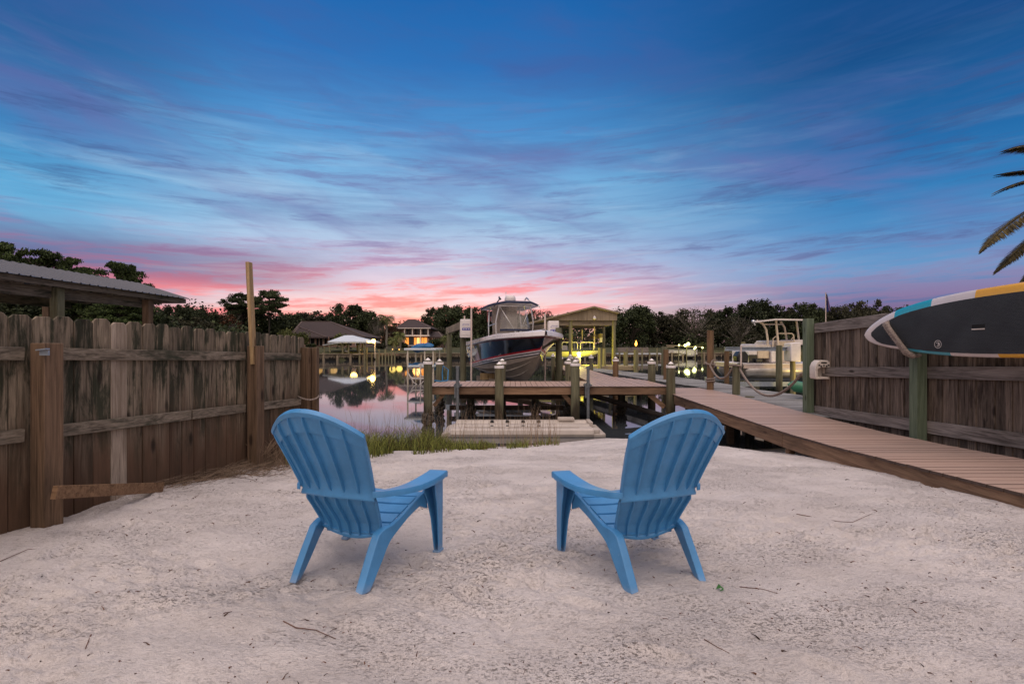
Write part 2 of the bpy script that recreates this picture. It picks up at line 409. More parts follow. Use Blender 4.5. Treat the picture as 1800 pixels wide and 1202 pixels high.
M['hose'] = simple('blue_hose', (.02,.16,.34,1), .5, 0, 8, .1)
M['trunk'] = wood('tree_bark', (.02,.016,.012,1), (.085,.07,.055,1), 2, 6, .95, var=.3, knots=False)
M['pale_trunk'] = wood('pale_bark', (.11,.095,.08,1), (.24,.21,.18,1), 2, 6, .95, var=.2, knots=False)
M['oak'] = foliage('oak_leaves', (.008,.013,.006,1), (.055,.068,.028,1), .5)
M['oak2'] = foliage('olive_leaves', (.010,.012,.007,1), (.062,.058,.032,1), .5)
M['russet'] = foliage('russet_leaves', (.02,.008,.004,1), (.10,.045,.02,1), .5)
M['pine'] = foliage('pine_needles', (.008,.015,.005,1), (.06,.085,.022,1), .9)
M['palm'] = foliage('palm_leaves', (.03,.04,.012,1), (.15,.16,.05,1), 1.2)
M['frond'] = foliage('date_palm_leaflets', (.014,.011,.004,1), (.12,.088,.024,1), 3)
M['marsh'] = foliage('marsh_grass', (.035,.045,.012,1), (.25,.27,.06,1), 9, c3=(.12,.05,.022,1))
M['straw'] = foliage('dry_straw', (.07,.045,.03,1), (.27,.19,.13,1), 6)
M['twig'] = simple('dry_twig', (.12,.06,.04,1), .9, 0, 20, .3)
M['debris'] = foliage('leaf_litter', (.02,.014,.012,1), (.16,.08,.05,1), 9)
M['warm_lamp'] = emit('warm_lamp', (1.0,.62,.12,1), 14)
M['yellow_lamp'] = emit('yellow_lamp', (1.0,.88,.10,1), 12)
M['green_lamp'] = emit('white_green_lamp', (.95,1.0,.40,1), 5)
M['flame'] = emit('torch_flame', (1.0,.42,.06,1), 5)
M['lit'] = emit('lit_window', (1.0,.40,.07,1), .6)
M['lit_bright'] = emit('bright_lit_window', (1.0,.62,.22,1), 1.0)
M['patio'] = emit('patio_bulb', (1.0,.50,.12,1), 2.5)
def rope_mat():
    m, T, b = _mat('twisted_rope')
    tcn = T.new('ShaderNodeTexCoord')
    n = T.noise(tcn.outputs['Object'], 60, 3, .6)
    T.put(b.inputs['Base Color'], T.ramp(n, [(.3,(.10,.075,.06,1)),(.7,(.34,.27,.23,1))])); b.inputs['Roughness'].default_value = .95
    return m
M['rope'] = rope_mat()
def brick_mat():
    m, T, b = _mat('pink_brick')
    tcn = T.new('ShaderNodeTexCoord'); mp = T.new('ShaderNodeMapping'); T.l.new(tcn.outputs['Object'], mp.inputs[0]); mp.inputs['Rotation'].default_value = (PI/2,0,0)
    br = T.new('ShaderNodeTexBrick'); T.l.new(mp.outputs[0], br.inputs['Vector'])
    br.inputs['Color1'].default_value = (.30,.17,.13,1); br.inputs['Color2'].default_value = (.22,.12,.09,1); br.inputs['Mortar'].default_value = (.32,.28,.25,1)
    br.inputs['Scale'].default_value = 3.0; br.inputs['Mortar Size'].default_value = .012
    T.l.new(br.outputs[0], b.inputs['Base Color']); b.inputs['Roughness'].default_value = .9
    return m
M['brick'] = brick_mat()
# pad of the paddle board: dark with fine diagonal wave ridges
def pad_mat():
    m, T, b = _mat('black_deck_pad')
    tcn = T.new('ShaderNodeTexCoord')
    n = T.noise(tcn.outputs['Object'], 3, 4); b.inputs['Roughness'].default_value = .75
    T.put(b.inputs['Base Color'], T.ramp(n, [(.3,(.013,.015,.018,1)),(.7,(.026,.030,.034,1))]))
    wv = T.new('ShaderNodeTexWave'); wv.bands_direction = 'Z'; T.l.new(tcn.outputs['Object'], wv.inputs['Vector']); wv.inputs['Scale'].default_value = 22; wv.inputs['Distortion'].default_value = 5; wv.inputs['Detail Scale'].default_value = 3.5; wv.inputs['Detail'].default_value = 1
    bn = T.new('ShaderNodeBump'); bn.inputs['Strength'].default_value = .8; bn.inputs['Distance'].default_value = .004
    T.l.new(wv.outputs['Fac'], bn.inputs['Height']); T.l.new(bn.outputs[0], b.inputs['Normal'])
    return m
M['pad'] = pad_mat()
M['sup_white'] = simple('board_white', (.62,.55,.53,1), .25, 0, 3, .06, coat=.6)
M['sup_teal'] = simple('board_teal', (.02,.32,.42,1), .25, 0, 3, .06, coat=.6)
M['sup_yellow'] = simple('board_yellow', (.72,.36,.015,1), .25, 0, 3, .06, coat=.6)
# ------------------------------------------------------------------ ground
def vnoise(x, y, seed=0):
    xi = np.floor(x).astype(np.int64); yi = np.floor(y).astype(np.int64); xf = x-xi; yf = y-yi
    def h(a, b):
        n = (a*374761393 + b*668265263 + seed*1442695041) & 0x7fffffff
        n = ((n ^ (n >> 13))*1274126177) & 0x7fffffff
        return ((n ^ (n >> 16)) & 0xffff)/65535.0
    u = xf*xf*(3-2*xf); v = yf*yf*(3-2*yf)
    return (h(xi,yi)*(1-u)+h(xi+1,yi)*u)*(1-v)+(h(xi,yi+1)*(1-u)+h(xi+1,yi+1)*u)*v
GY = [-400,-20,2,4,5.5,6.5,7.5,8.7,9.85,11,12.5,16,30,70]
GZ = [1.4,.86,.805,.775,.665,.57,.44,.2,0.0,-.2,-.45,-.9,-1.6,-1.8]
def shore_far(x):
    return np.interp(x, [-400,-60,-30,-22,14,40,400],[30,42,62,72,76,84,90])
_pr = random.Random(17)
PRINTS = []
for _w in ((-2.3,1.7,.25,.42),(1.6,1.5,.95,.55),(2.9,3.2,-.5,.75),(-.2,4.6,1.2,.62),(.1,2.2,.1,.5)):
    _x, _y, _a, _st = _w
    for _k in range(6):
        _sd = .09*(1 if _k % 2 else -1); PRINTS.append((_x+_sd*math.cos(_a)+_pr.gauss(0,.02), _y+_sd*math.sin(_a), _a+_pr.gauss(0,.15))); _x -= _st*math.sin(_a); _y += _st*math.cos(_a)*.8
FEET = [(-.955+cx*math.cos(a)-cy*math.sin(a)+dx0, 2.54+cx*math.sin(a)+cy*math.cos(a)) for (dx0, a) in ((0,-math.radians(18.5)),(1.755,math.radians(18.5))) for cx, cy in ((-.225,-.02),(.225,-.02),(-.334,.573),(.334,.573))]
def ground_z(x, y, detail=True):
    x = np.asarray(x, float); y = np.asarray(y, float)
    ys = y-np.interp(x,[-3.8,-.6,2.0,3.2,4.2],[-1.1,0,.8,.7,.0])*np.clip((y-5.5)/4,0,1)*np.clip((30-y)/10,0,1)+.12*np.sin(x*1.7+1)*np.clip((y-6)/4,0,1)*(np.abs(x) < 12)
    z = np.interp(ys, GY, GZ)
    sf = shore_far(x); d = y-sf
    far = np.interp(d, [0,.35,2,14,40,200,3000],[0,.92,1.0,1.62,2.1,3.5,12])
    z = np.where(d > 0, np.where(d < .35, z*(1-d/.35)+far*(d/.35), far), z)
    if detail:
        z = z-.035*np.clip((x-3.4)*2, 0, 1)*(y < 12)
        k = (1-.7*np.clip((x-3.3)*2, 0, 1))*np.clip(1.3-np.maximum(0, y-8)/3, 0, 1)*np.clip((z-.03)*8, 0, 1)*(y < 14)
        xr = x*.97-y*.26; yr = y*.97+x*.26
        n = (vnoise(xr*1.6, yr*2.2, 1)-.5)*.032+(vnoise(xr*4.2, yr*6.5, 2)-.5)*.028
        chop = np.clip((vnoise(xr*1.1, yr*1.9, 7)-.38)*3.2, 0, 1)
        n = n+(chop+.15)*((vnoise(xr*13, yr*19, 3)-.5)*.026+(vnoise(xr*29, yr*40, 4)-.5)*.020)+(vnoise(xr*45, yr*62, 5)-.5)*.006
        pit = vnoise(xr*17, yr*23, 9); n = n-chop*np.clip((pit-.74)*4, 0, 1)*.012
        z = z+n*k
        for (fx, fy, fa) in PRINTS:
            dx_ = (x-fx)*math.cos(fa)+(y-fy)*math.sin(fa); dy_ = -(x-fx)*math.sin(fa)+(y-fy)*math.cos(fa)
            q = np.sqrt((dx_/.05)**2+(dy_/.125)**2); z = z-.020*np.exp(-q**4)+.008*np.exp(-((q-1.35)/.35)**2)
        for (fx, fy) in FEET:
            q = np.hypot(x-fx, y-fy); z = z+.011*np.exp(-((q-.065)/.03)**2)
    return z
def gz(x, y): return float(ground_z(x, y))
xs = np.concatenate([-np.geomspace(3000, 5.3, 46), np.linspace(-5.2, 5.6, 560), np.geomspace(5.75, 3000, 46)])
yy1 = [1.0]
while yy1[-1] < 11: yy1.append(yy1[-1]+max(.011, .0052*yy1[-1]**1.25))
ys_ = np.concatenate([-np.geomspace(3000, 1.2, 24), np.linspace(-.8,.9,6), np.array(yy1), np.linspace(11.3, 41, 40), np.linspace(41.5, 100, 150), np.geomspace(102, 4500, 40)])
XX, YY = np.meshgrid(xs, ys_)
ZZ = ground_z(XX, YY)
nv = XX.size; nx = len(xs); ny = len(ys_)
me = bpy.data.meshes.new('ground'); me.vertices.add(nv)
me.vertices.foreach_set('co', np.stack([XX, YY, ZZ], -1).astype(np.float32).ravel())
ii, jj = np.meshgrid(np.arange(nx-1), np.arange(ny-1)); a = (jj*nx+ii).ravel()
fc = np.stack([a, a+1, a+nx+1, a+nx], -1).astype(np.int32)
me.loops.add(fc.size); me.loops.foreach_set('vertex_index', fc.ravel())
me.polygons.add(len(fc)); me.polygons.foreach_set('loop_start', np.arange(0, fc.size, 4, dtype=np.int32))
me.polygons.foreach_set('use_smooth', np.ones(len(fc), bool)); me.update(calc_edges=True)
go = bpy.data.objects.new('ground', me); COL.objects.link(go); tag(go, kind='structure')
def ground_mat():
    m, T, b = _mat('sand_and_lawn')
    g = T.new('ShaderNodeNewGeometry'); sx = T.new('ShaderNodeSeparateXYZ'); T.l.new(g.outputs['Position'], sx.inputs[0])
    pos = g.outputs['Position']
    mp = T.new('ShaderNodeMapping'); T.l.new(pos, mp.inputs[0]); mp.inputs['Rotation'].default_value = (0,0,.27); mp.inputs['Scale'].default_value = (1,1.9,1)
    v = mp.outputs[0]
    n1 = T.noise(v, 1.4, 5, .6); n2 = T.noise(v, 16, 5, .7); n3 = T.noise(pos, 170, 3, .7)
    col = T.ramp(n1, [(.3,(.60,.535,.505,1)),(.7,(.74,.67,.64,1))])
    patch = T.sstep(T.noise(v, 1.1, 5, .65), .44, .64)
    cr1 = T.sstep(T.noise(v, 44, 4, .72), .558, .64); cr2 = T.sstep(T.noise(v, 110, 3, .7), .58, .66)
    crumb = T.math('MULTIPLY', T.math('MAXIMUM', cr1, T.math('MULTIPLY', cr2, .8)), T.math('ADD', T.math('MULTIPLY', patch, .85), .15))
    col = T.mix(T.math('MULTIPLY', crumb, .85), col, (.25,.205,.18,1))  # damp crumbs, also darkened to paint in the shade of small pits
    col = T.mix(T.math('MULTIPLY', T.sstep(n2, .54, .72), .45), col, (.25,.20,.175,1))
    col = T.mix(T.math('MULTIPLY', T.sstep(n3, .54, .74), .42), col, (.20,.16,.14,1))
    vo = T.new('ShaderNodeTexVoronoi'); T.l.new(v, vo.inputs['Vector']); vo.inputs['Scale'].default_value = 21
    sc_ = T.new('ShaderNodeSeparateColor'); T.l.new(vo.outputs['Color'], sc_.inputs[0])
    sp = T.math('MULTIPLY', T.math('SUBTRACT', 1.0, T.sstep(vo.outputs['Distance'], .06, .2)), T.sstep(sc_.outputs[0], .80, .86))
    col = T.mix(T.math('MULTIPLY', sp, .75), col, (.09,.06,.05,1))
    wet = T.math('SUBTRACT', 1.0, T.sstep(T.math('ADD', sx.outputs[2], T.math('MULTIPLY', T.math('SUBTRACT', n1, .5), .05)), .02, .09))
    col = T.mix(wet, col, (.15,.11,.08,1))
    far = T.sstep(sx.outputs[1], 28, 30)
    gr = T.ramp(T.noise(pos, .6, 5, .7), [(.3,(.03,.035,.015,1)),(.7,(.075,.07,.03,1))])
    col = T.mix(far, col, gr)
    T.put(b.inputs['Base Color'], col); b.inputs['Specular IOR Level'].default_value = .25
    T.put(b.inputs['Roughness'], T.math('SUBTRACT', .95, T.math('MULTIPLY', wet, .35)))
    bn = T.new('ShaderNodeBump'); bn.inputs['Strength'].default_value = 1.0; bn.inputs['Distance'].default_value = .02
    hh = T.math('ADD', T.math('SUBTRACT', T.noise(v, 34, 5, .7), T.math('MULTIPLY', crumb, .8)), T.math('MULTIPLY', T.noise(pos, 120, 3, .7), .5))
    T.l.new(hh, bn.inputs['Height']); T.l.new(bn.outputs[0], b.inputs['Normal'])
    return m
me.materials.append(ground_mat())
# water
def water_mat():
    m, T, b = _mat('still_water')
    g = T.new('ShaderNodeNewGeometry')
    b.inputs['Base Color'].default_value = (.035,.040,.045,1); b.inputs['Roughness'].default_value = .035
    b.inputs['IOR'].default_value = 1.33; b.inputs['Specular IOR Level'].default_value = 1.0
    mp = T.new('ShaderNodeMapping'); T.l.new(g.outputs['Position'], mp.inputs[0]); mp.inputs['Scale'].default_value = (1.2,.5,1)
    bn = T.new('ShaderNodeBump'); bn.inputs['Strength'].default_value = .025; bn.inputs['Distance'].default_value = .02
    T.l.new(T.noise(mp.outputs[0], 1.6, 3, .5), bn.inputs['Height']); T.l.new(bn.outputs[0], b.inputs['Normal'])
    return m
wm = MB().add([(-3000,6,0),(3000,6,0),(3000,3500,0),(-3000,3500,0)], [(0,1,2,3)])
wo_ = wm.build('water', water_mat(), origin=(0,0,0), smooth=0, recalc=False); tag(wo_, kind='structure')
# ================================================================== LEFT FENCE
rnd = random.Random(5)
def lf(Y, off=0.0, z=0.0):
    return Vector((-4.04+.186*Y+.983*off, Y-.183*off, z))
fd = Vector((.183,.983,0)); fn_ = Vector((.983,-.183,0))
FL = thing('wooden_fence', 'tall dog-eared picket fence, blackened with mildew, on the left of the sand', 'fence', (-3.1,4.8,0))
Y = 1.4; i = 0
while Y < 6.46:
    w = .135+rnd.uniform(-.004,.004); zt = 2.278-.034*(Y-3.29)+rnd.uniform(-.012,.012); c = .028
    p0 = lf(Y, rnd.uniform(-.004,.004)); p1 = p0+fd*w; base = min(gz(p0.x, p0.y), gz(p1.x, p1.y))-.12
    pts = [p0+Vector((0,0,base)), p1+Vector((0,0,base)), p1+Vector((0,0,zt-c)), p1-fd*c+Vector((0,0,zt)), p0+fd*c+Vector((0,0,zt)), p0+Vector((0,0,zt-c))]
    root = FL
    mb = MB().prism(pts, -fn_*.018)
    me_o = mb.build('picket', M['picket'], FL, bevel=.003, segs=1)
    if 3.86 < Y < 3.98:
        me_o.data.materials[0] = wood('bare_picket', (.14,.10,.07,1), (.42,.34,.27,1), 2, 30, .9, dark=(.10,.07,.045,1), damt=.5, knots=False); tag(me_o, 'paler bare picket without mildew')
    Y += (w+.002+abs(rnd.gauss(0,.001)))*.983; i += 1
def rail_left(zr, h, y0, y1, name='rail'):
    a = lf(y0, .022, CZ+zr(y0)); b = lf(y1, .022, CZ+zr(y1))
    MB().bar(a, b, .038, h).build(name, M['rail'], FL, bevel=.004, segs=1)
up = lambda y: -.062-.029*(y-3.63); lo = lambda y: -.63-.038*(y-3.63)
for (a, b) in ((1.4,3.36),(3.5,5.44),(5.56,6.44)): rail_left(up, .092, a, b)
for (a, b) in ((1.4,3.36),(3.5,4.72),(4.735,5.44),(5.56,6.44)): rail_left(lo, .092, a, b)
def lpost(Y, off, s, zt, name='post', m='post'):
    c = lf(Y, off); b = gz(c.x, c.y)-.15
    return MB().bar(c+Vector((0,0,b)), c+Vector((0,0,zt)), s, s, up=fd).build(name, M[m], FL, bevel=.006)
pp = lpost(3.44, .115, .125, 2.07)
c = lf(3.37, .20, 0)
MB().box(c.x-.03,c.x+.03,c.y-.012,c.y+.0,1.985,2.02).bar((c.x-.035,c.y-.02,2.022),(c.x+.035,c.y-.02,2.03),.03,.008).build('bracket', M['galv'], pp)
p2 = lpost(5.52, .10, .125, 2.05); tag(p2, 'post carrying the tall thin stick')
st = MB().bar(P(446,640,5.45), P(437.5,461,5.42), .036, .085, up=(0,1,0)).build('stick', M['stick'], p2, bevel=.003)
# bolts on the second post
for z in (1.93,1.88): q = lf(5.46,.105,z); MB().cyl(q, q-fd*.02, .014, n=8).build('bolt', M['black'], p2)
lpost(6.53, .06, .12, 2.03); lpost(6.56, .17, .07, 2.03, 'post_sister')
mb = MB(); c = lf(6.5,.1,1.36)
mb.tube([c+fn_*math.cos(a)*.135+fd*math.sin(a)*.12+Vector((0,0,.02*math.sin(2*a))) for a in [k*PI/8 for k in range(17)]], .011, 6)
mb.build('rope_loop', M['rope'], FL)
mb = MB().bar((-3.05,3.22,1.075), (-3.10,4.28,.80), .036, .088)
tag(mb.build('loose_board', M['loose'], None, bevel=.003), 'brown board leaning off the fence post with its far end in the straw', 'board')
# straw and dead stems drifted against the fence
def ribbons(name, mats, gen, n, label, cat, kind='stuff', origin=(0,0,0)):
    V = []; Fc = []
    for k in range(n):
        pts, w = gen(k)
        b = len(V)
        for q, p in enumerate(pts):
            d = (pts[min(q+1,len(pts)-1)]-pts[max(q-1,0)]); s = d.cross(Vector((rnd.uniform(-.3,.3),-1,rnd.uniform(-.2,.6)))); 
            s = s.normalized() if s.length > 1e-6 else Vector((1,0,0))
            ww = w*(1-.8*q/(len(pts)-1)); V.append(p-s*ww); V.append(p+s*ww)
        for q in range(len(pts)-1): Fc.append((b+2*q, b+2*q+1, b+2*q+3, b+2*q+2))
    me = bpy.data.meshes.new(name); me.from_pydata([tuple(v-Vector(origin)) for v in V], [], Fc); me.materials.append(mats)
    o = bpy.data.objects.new(name, me); COL.objects.link(o); o.location = origin
    return tag(o, label, cat, kind=kind)
def straw(k):
    Y = rnd.choice([rnd.uniform(4.3,6.4), rnd.uniform(5.0,6.3), rnd.gauss(5.5,.35)]); Y = min(max(Y,3.5),6.6)
    off = abs(rnd.gauss(.04,.13)) if Y < 5.2 else abs(rnd.gauss(.08,.24)); p = lf(Y, off)
    z = gz(p.x,p.y)+rnd.uniform(0,.09)*max(.1,1-off*3); a = rnd.gauss(0,.5)+.2; L = rnd.uniform(.12,.45)
    d = Vector((math.sin(a), math.cos(a), rnd.gauss(.02,.14)))
    b = Vector((rnd.gauss(0,.12), rnd.gauss(0,.12), rnd.gauss(0,.08)))*L
    pts = []
    for q in range(5):
        s = q/4-.5; v = Vector((p.x,p.y,z))+d*L*s+b*(.25-s*s)*4*.5; v.z = max(v.z, gz(v.x,v.y)+.004); pts.append(v)
    return pts, rnd.uniform(.0013,.0028)
ribbons('dry_straw', M['straw'], straw, 1300, 'dry reed stems drifted along the foot of the left fence', 'dead reeds')
# ================================================================== BEACH LITTER
def twig(name, pts, r, label, grp='twigs lying on the sand'):
    q = [Vector((x, y, gz(x,y)+r*.8)) for x, y in pts]
    r = r*.65; o = MB().tube(q, [r*(1-.5*k/(len(q)-1)) for k in range(len(q))], 6).build(name, M['twig']); tag(o, label, 'twig', grp); return o
def gp(px, py):
    D = 2.5
    for _ in range(30):
        x = (px-U0)/F*D; z = float(ground_z(x, D, False)); D = .5*D+.5*F*(CZ-z)/(py-V0)
    return ((px-U0)/F*D, D)
twig('twig', [gp(498,1094),gp(520,1099),gp(555,1101),gp(590,1115)], .0045, 'thin curved twig on the sand in front of the left chair')
twig('twig', [gp(1238,1122),gp(1262,1135),gp(1282,1143)], .003, 'twig lying on the sand below the right chair, near the lower edge')
twig('twig', [gp(1300,1028),gp(1340,1036),gp(1368,1047)], .003, 'bent twig on the sand right of the right chair')
twig('twig', [gp(0,985),gp(50,965),gp(105,962)], .0035, 'long dry stem on the sand at the left edge')
twig('twig', [gp(160,1113),gp(150,1140)], .005, 'short straw-coloured stick near the lower left corner')
twig('twig', [gp(1400,905),gp(1470,912),gp(1498,916),gp(1530,905)], .004, 'dark branching twig on the sand halfway to the ramp')
lv = MB(); gx, gy = gp(1265,1040); gzz = gz(gx,gy)+.006
lv.add([(gx-.02,gy,gzz),(gx,gy-.012,gzz+.012),(gx+.022,gy,gzz+.004),(gx,gy+.014,gzz+.02)],[(0,1,3),(1,2,3)]); lv.add([(gx-.01,gy-.02,gzz),(gx+.008,gy-.03,gzz+.01),(gx+.014,gy-.01,gzz+.014)],[(0,1,2)])
tag(lv.build('green_leaf', simple('leaf_green',(.05,.16,.03,1),.5), smooth=0), 'small green leaf on the sand right of the right chair', 'leaf')
def litter(k):
    D = 1.25+abs(rnd.gauss(0,1.9)); x = rnd.uniform(-1.05,1.05)*D; x = max(-3.1+.1*D, min(4.0, x)); z = gz(x,D)
    a = rnd.uniform(0,2*PI); L = rnd.choice([.006,.008,.012,.02,.035]); d = Vector((math.cos(a), math.sin(a), rnd.uniform(-.1,.35)))
    p = Vector((x,D,z+.003)); return [p-d*L*.5, p+Vector((0,0,L*.15)), p+d*L*.5], rnd.uniform(.0015,.0045)
ribbons('leaf_litter', M['debris'], litter, 900, 'scattered dark bits of bark and leaf on the sand', 'litter')
# ================================================================== MARSH GRASS
def blade(k):
    while True:
        x = rnd.uniform(-2.65,.95); t = (x+2.65)/3.6
        y0 = 5.55+3.3*t; y1 = 8.6+1.2*t
        if x > -1.2 and rnd.random() < .35: continue
        if x > -.3 and rnd.random() < .5: continue
        if x > .3 and rnd.random() < .6: continue
        y = rnd.uniform(y0, y1 if x < -1.2 else min(y1, y0+1.2)); cl = mnoise.noise(Vector((x*2.2, y*1.6, 0)))
        if cl < -.16+max(0,t-.6)*.5: continue
        if y < y0+.5 and rnd.random() < .4: continue
        break
    z = gz(x,y); h = rnd.uniform(.16,.42)*(1-.1*t)*(.55 if x > -1.25 else 1)*(1.25 if rnd.random() < .12 else 1)*(.8+.6*cl)
    lean = Vector((rnd.gauss(0,.16), rnd.gauss(0,.14), 0))*h; p = Vector((x,y,z-.02))
    return [p+Vector((0,0,h*s))+lean*s*s*(1+s) for s in (0,.3,.6,.85,1)], rnd.uniform(.0028,.0055)
ribbons('marsh_grass', M['marsh'], blade, 4200, 'green and straw marsh grass along the water edge', 'marsh grass')
def stem(k):
    x = rnd.uniform(-2.5,.9); t = (x+2.65)/3.6; y = rnd.uniform(7.2+1.4*t, 9.3+.6*t); z = gz(x,y); h = rnd.uniform(.45,.85)
    lean = Vector((rnd.gauss(0,.12), 0, 0))*h; p = Vector((x,y,z)); return [p+Vector((0,0,h*s))+lean*s*s for s in (0,.4,.8,1)], .0026
ribbons('tall_reed_stems', M['straw'], stem, 260, 'thin russet seed stems above the marsh grass', 'reed stems')
def blade2(k):
    x = rnd.gauss(-3.0,.28); y = rnd.uniform(5.5,7.6); x = max(x, -4.04+.186*y+.12) if y < 6.6 else x
    z = gz(x,y); h = rnd.uniform(.15,.4); lean = Vector((rnd.gauss(.1,.35), rnd.gauss(0,.3), 0))*h; p = Vector((x,y,z-.01))
    return [p+Vector((0,0,h*s))+lean*s*s*1.4 for s in (0,.4,.8,1)], rnd.uniform(.0025,.004)
ribbons('reed_tangle', M['straw'], blade2, 700, 'tangle of dead reeds at the far end of the left fence', 'dead reeds')
# ================================================================== CHAIRS
def lerp_tab(tab, v):
    for (a, b) in zip(tab, tab[1:]):
        if v <= b[0]:
            f = (v-a[0])/(b[0]-a[0]); return [a[k]+(b[k]-a[k])*f for k in range(1, len(a))]
    return list(tab[-1][1:])
CT = [(-.06,.18,.178,.176,.010),(-.03,.175,.195,.183,.012),(0,.172,.21,.186,.012),(.12,.148,.285,.196,.02),(.24,.092,.37,.212,.03),(.36,.035,.455,.226,.036),(.42,.015,.50,.232,.038),(.55,-.035,.60,.248,.042),(.7,-.095,.715,.266,.044),(.85,-.155,.825,.281,.045),(1.0,-.212,.95,.290,.045)]
def chair_back(u, w, out=0.0):
    """u -1..1 across, w 0..1 up, out = offset rearwards"""
    vt = .845+.155*max(0, 1-abs(u)**2.1)
    vb = .02*u*u-.055*(1-u*u)
    v = vb+(vt-vb)*w
    y, z, hw, c = lerp_tab(CT, max(-.06, min(1, v)))
    x = u*hw*(1-.02*max(0,v-.85)/.15)
    y2 = y+c*u*u*1.15-.006*math.cos(u*3*PI)*0
    e = .004; y_, z_, _, _ = lerp_tab(CT, min(1, v+.02)); tt = Vector((0, y_-y, z_-z)); 
    n = Vector((0, -tt.z, tt.y)).normalized() if tt.length > 1e-6 else Vector((0,-1,0))
    nx_ = -u*c*2.3/max(hw,.1); n = (n+Vector((-nx_*0.8,0,0))).normalized()
    sl = ((u*3+3) % 1.0); bulge = 0.0
    return Vector((x, y2, z))+n*(out-bulge*(1 if out == 0 else 1))
def make_chair():
    R = thing('garden_chair', 'blue', 'chair', (0,0,0))
    m = M['chair']
    # backrest shell with six slats, ribs and bands on its rear
    mb = MB(); NU, NW = 48, 46
    us = [-1+2*k/NU for k in range(NU+1)]
    mb.grid(lambda a, b: chair_back(-1+2*a, b), NU, NW)
    bk = mb.build('backrest', m, R, smooth=50, solid=.006, offset=0)
    rb = MB()
    for u in (-1+.012,-.667,-.333,0,.333,.667,1-.012):
        edge = abs(u) > .9
        for (w0, w1, out) in ((.03,.395,.018),(.425,.998,.021 if not edge else .015)):
            n = 26; hw_ = .0036 if not edge else .004
            du = hw_/.25
            pts = []
            for k in range(n+1):
                w = w0+(w1-w0)*k/n; f = math.sin(min(1, min(k, n-k)/3.0)*PI/2)
                base = chair_back(u, w, .0); o = chair_back(u, w, out*f+.003)
                wid = Vector((hw_*(.6 if w > .9 else 1.0), 0, 0)); pts.append((base-wid*1.5, o-wid, o+wid, base+wid*1.5))
            b = len(rb.v); 
            for q in pts: rb.v += list(q)
            for k in range(n):
                for c_ in range(3):
                    a = b+k*4+c_; rb.f.append([a, a+1, a+5, a+4]); rb.m.append(0)
    rb.build('rib', m, bk, smooth=50)
    # scalloped rim, upper band, and the deep waist band
    def band(w0, w1, out, nm, tap=.35):
        b_ = MB(); n = 60
        prof = [(w0,0.0),(w0+(w1-w0)*tap*.5,out),(w1-(w1-w0)*tap*.5,out),(w1,0.0)]
        b_.grid(lambda a, b: chair_back(-1+2*a, prof[int(round(b*3))][0], prof[int(round(b*3))][1]+.0015), n, 3)
        return b_.build(nm, m, bk, smooth=40)
    def band2(prof, nm):
        b_ = MB(); k_ = len(prof)-1
        b_.grid(lambda a, b: chair_back(-1+2*a, prof[int(round(b*k_))][0], prof[int(round(b*k_))][1]+.0015), 60, k_)
        return b_.build(nm, m, bk, smooth=40)
    band2([(.862,0),(.866,.009),(.93,.009),(.962,.009),(.966,.017),(.992,.017),(1.0,.006),(1.0,-.006)],'upper_band')
    band2([(.56,0),(.50,.003),(.455,.012),(.432,.026),(.420,.030),(.414,.029),(.410,.002)],'waist_band')
    band(.0,.055,.010,'lower_band',.5)
    for s_ in (-1,1):
        rm = MB(); rm.grid(lambda a, b, s_=s_: chair_back(s_*(1-.05*[1,.9,.1,0][int(round(b*3))]), .43+.56*a, [0,.009,.012,-.002][int(round(b*3))]+.001), 20, 3)
        rm.build('rim', m, bk, smooth=40)
    # seat slats
    ST = MB()
    tab = [(0,.545,.335,.262),(.06,.535,.365,.264),(.3,.43,.352,.252),(.6,.30,.305,.232),(1,.16,.235,.196)]
    gaps = (.235,.42,.60,.79)
    def seat_pt(a, b):
        w = sws[int(round(b*(len(sws)-1)))]; q = lerp_tab(tab, w); dip = .020*max([max(0, 1-(abs(w-g_)/.016)**4) for g_ in gaps])
        return Vector(((-1+2*a)*q[2], q[0], q[1]-.012*(1-(2*a-1)**2)-dip))
    sws = sorted([k/40 for k in range(41)]+[g_+d_ for g_ in gaps for d_ in (-.017,-.0155,-.012,.012,.0155,.017)])
    ST.grid(seat_pt, 12, len(sws)-1)
    ST.build('seat', m, R, smooth=40, solid=.006, offset=-1)
    for s in (-1,1):
        # arm: plan outline swept with a short skirt
        outer = [(.232,.035),(.25,.035),(.272,.06),(.30,.12),(.338,.20),(.372,.30),(.392,.42),(.392,.52),(.384,.60)]
        inner = [(.228,.075),(.240,.085),(.252,.11),(.262,.16),(.270,.22),(.274,.30),(.276,.42),(.274,.52),(.268,.585)]
        za = lambda y: .502-.028*math.sin(min(1,max(0,(y-.03)/.3))*PI/2)*.9+.008*max(0,(y-.35))/.25
        A = MB(); n = 24
        def arm_pt(a, b):
            k = a*(len(outer)-1); i0 = min(int(k), len(outer)-2); f = k-i0
            o_ = Vector(outer[i0]).lerp(Vector(outer[i0+1]), f); i_ = Vector(inner[i0]).lerp(Vector(inner[i0+1]), f)
            rows = [(0,-.030),(.0,-.006),(.035,0.0),(.965,0.0),(1,-.006),(1,-.030)]
            tt, dz_ = rows[int(round(b*5))]; p = i_.lerp(o_, tt)
            return Vector((s*p.x, p.y, za(p.y)+dz_))
        A.grid(arm_pt, n, 5)
        o1 = Vector(outer[-1]); i1 = Vector(inner[-1])
        A.add([(s*i1.x,i1.y,za(i1.y)-.038),(s*o1.x,o1.y,za(o1.y)-.038),(s*o1.x,o1.y,za(o1.y)-.004),(s*i1.x,i1.y,za(i1.y)-.004)],[(0,1,2,3)])
        A.build('armrest', m, R, smooth=45, solid=.005, offset=0)
        # front leg: tapering channel, open to the rear
        L = MB()
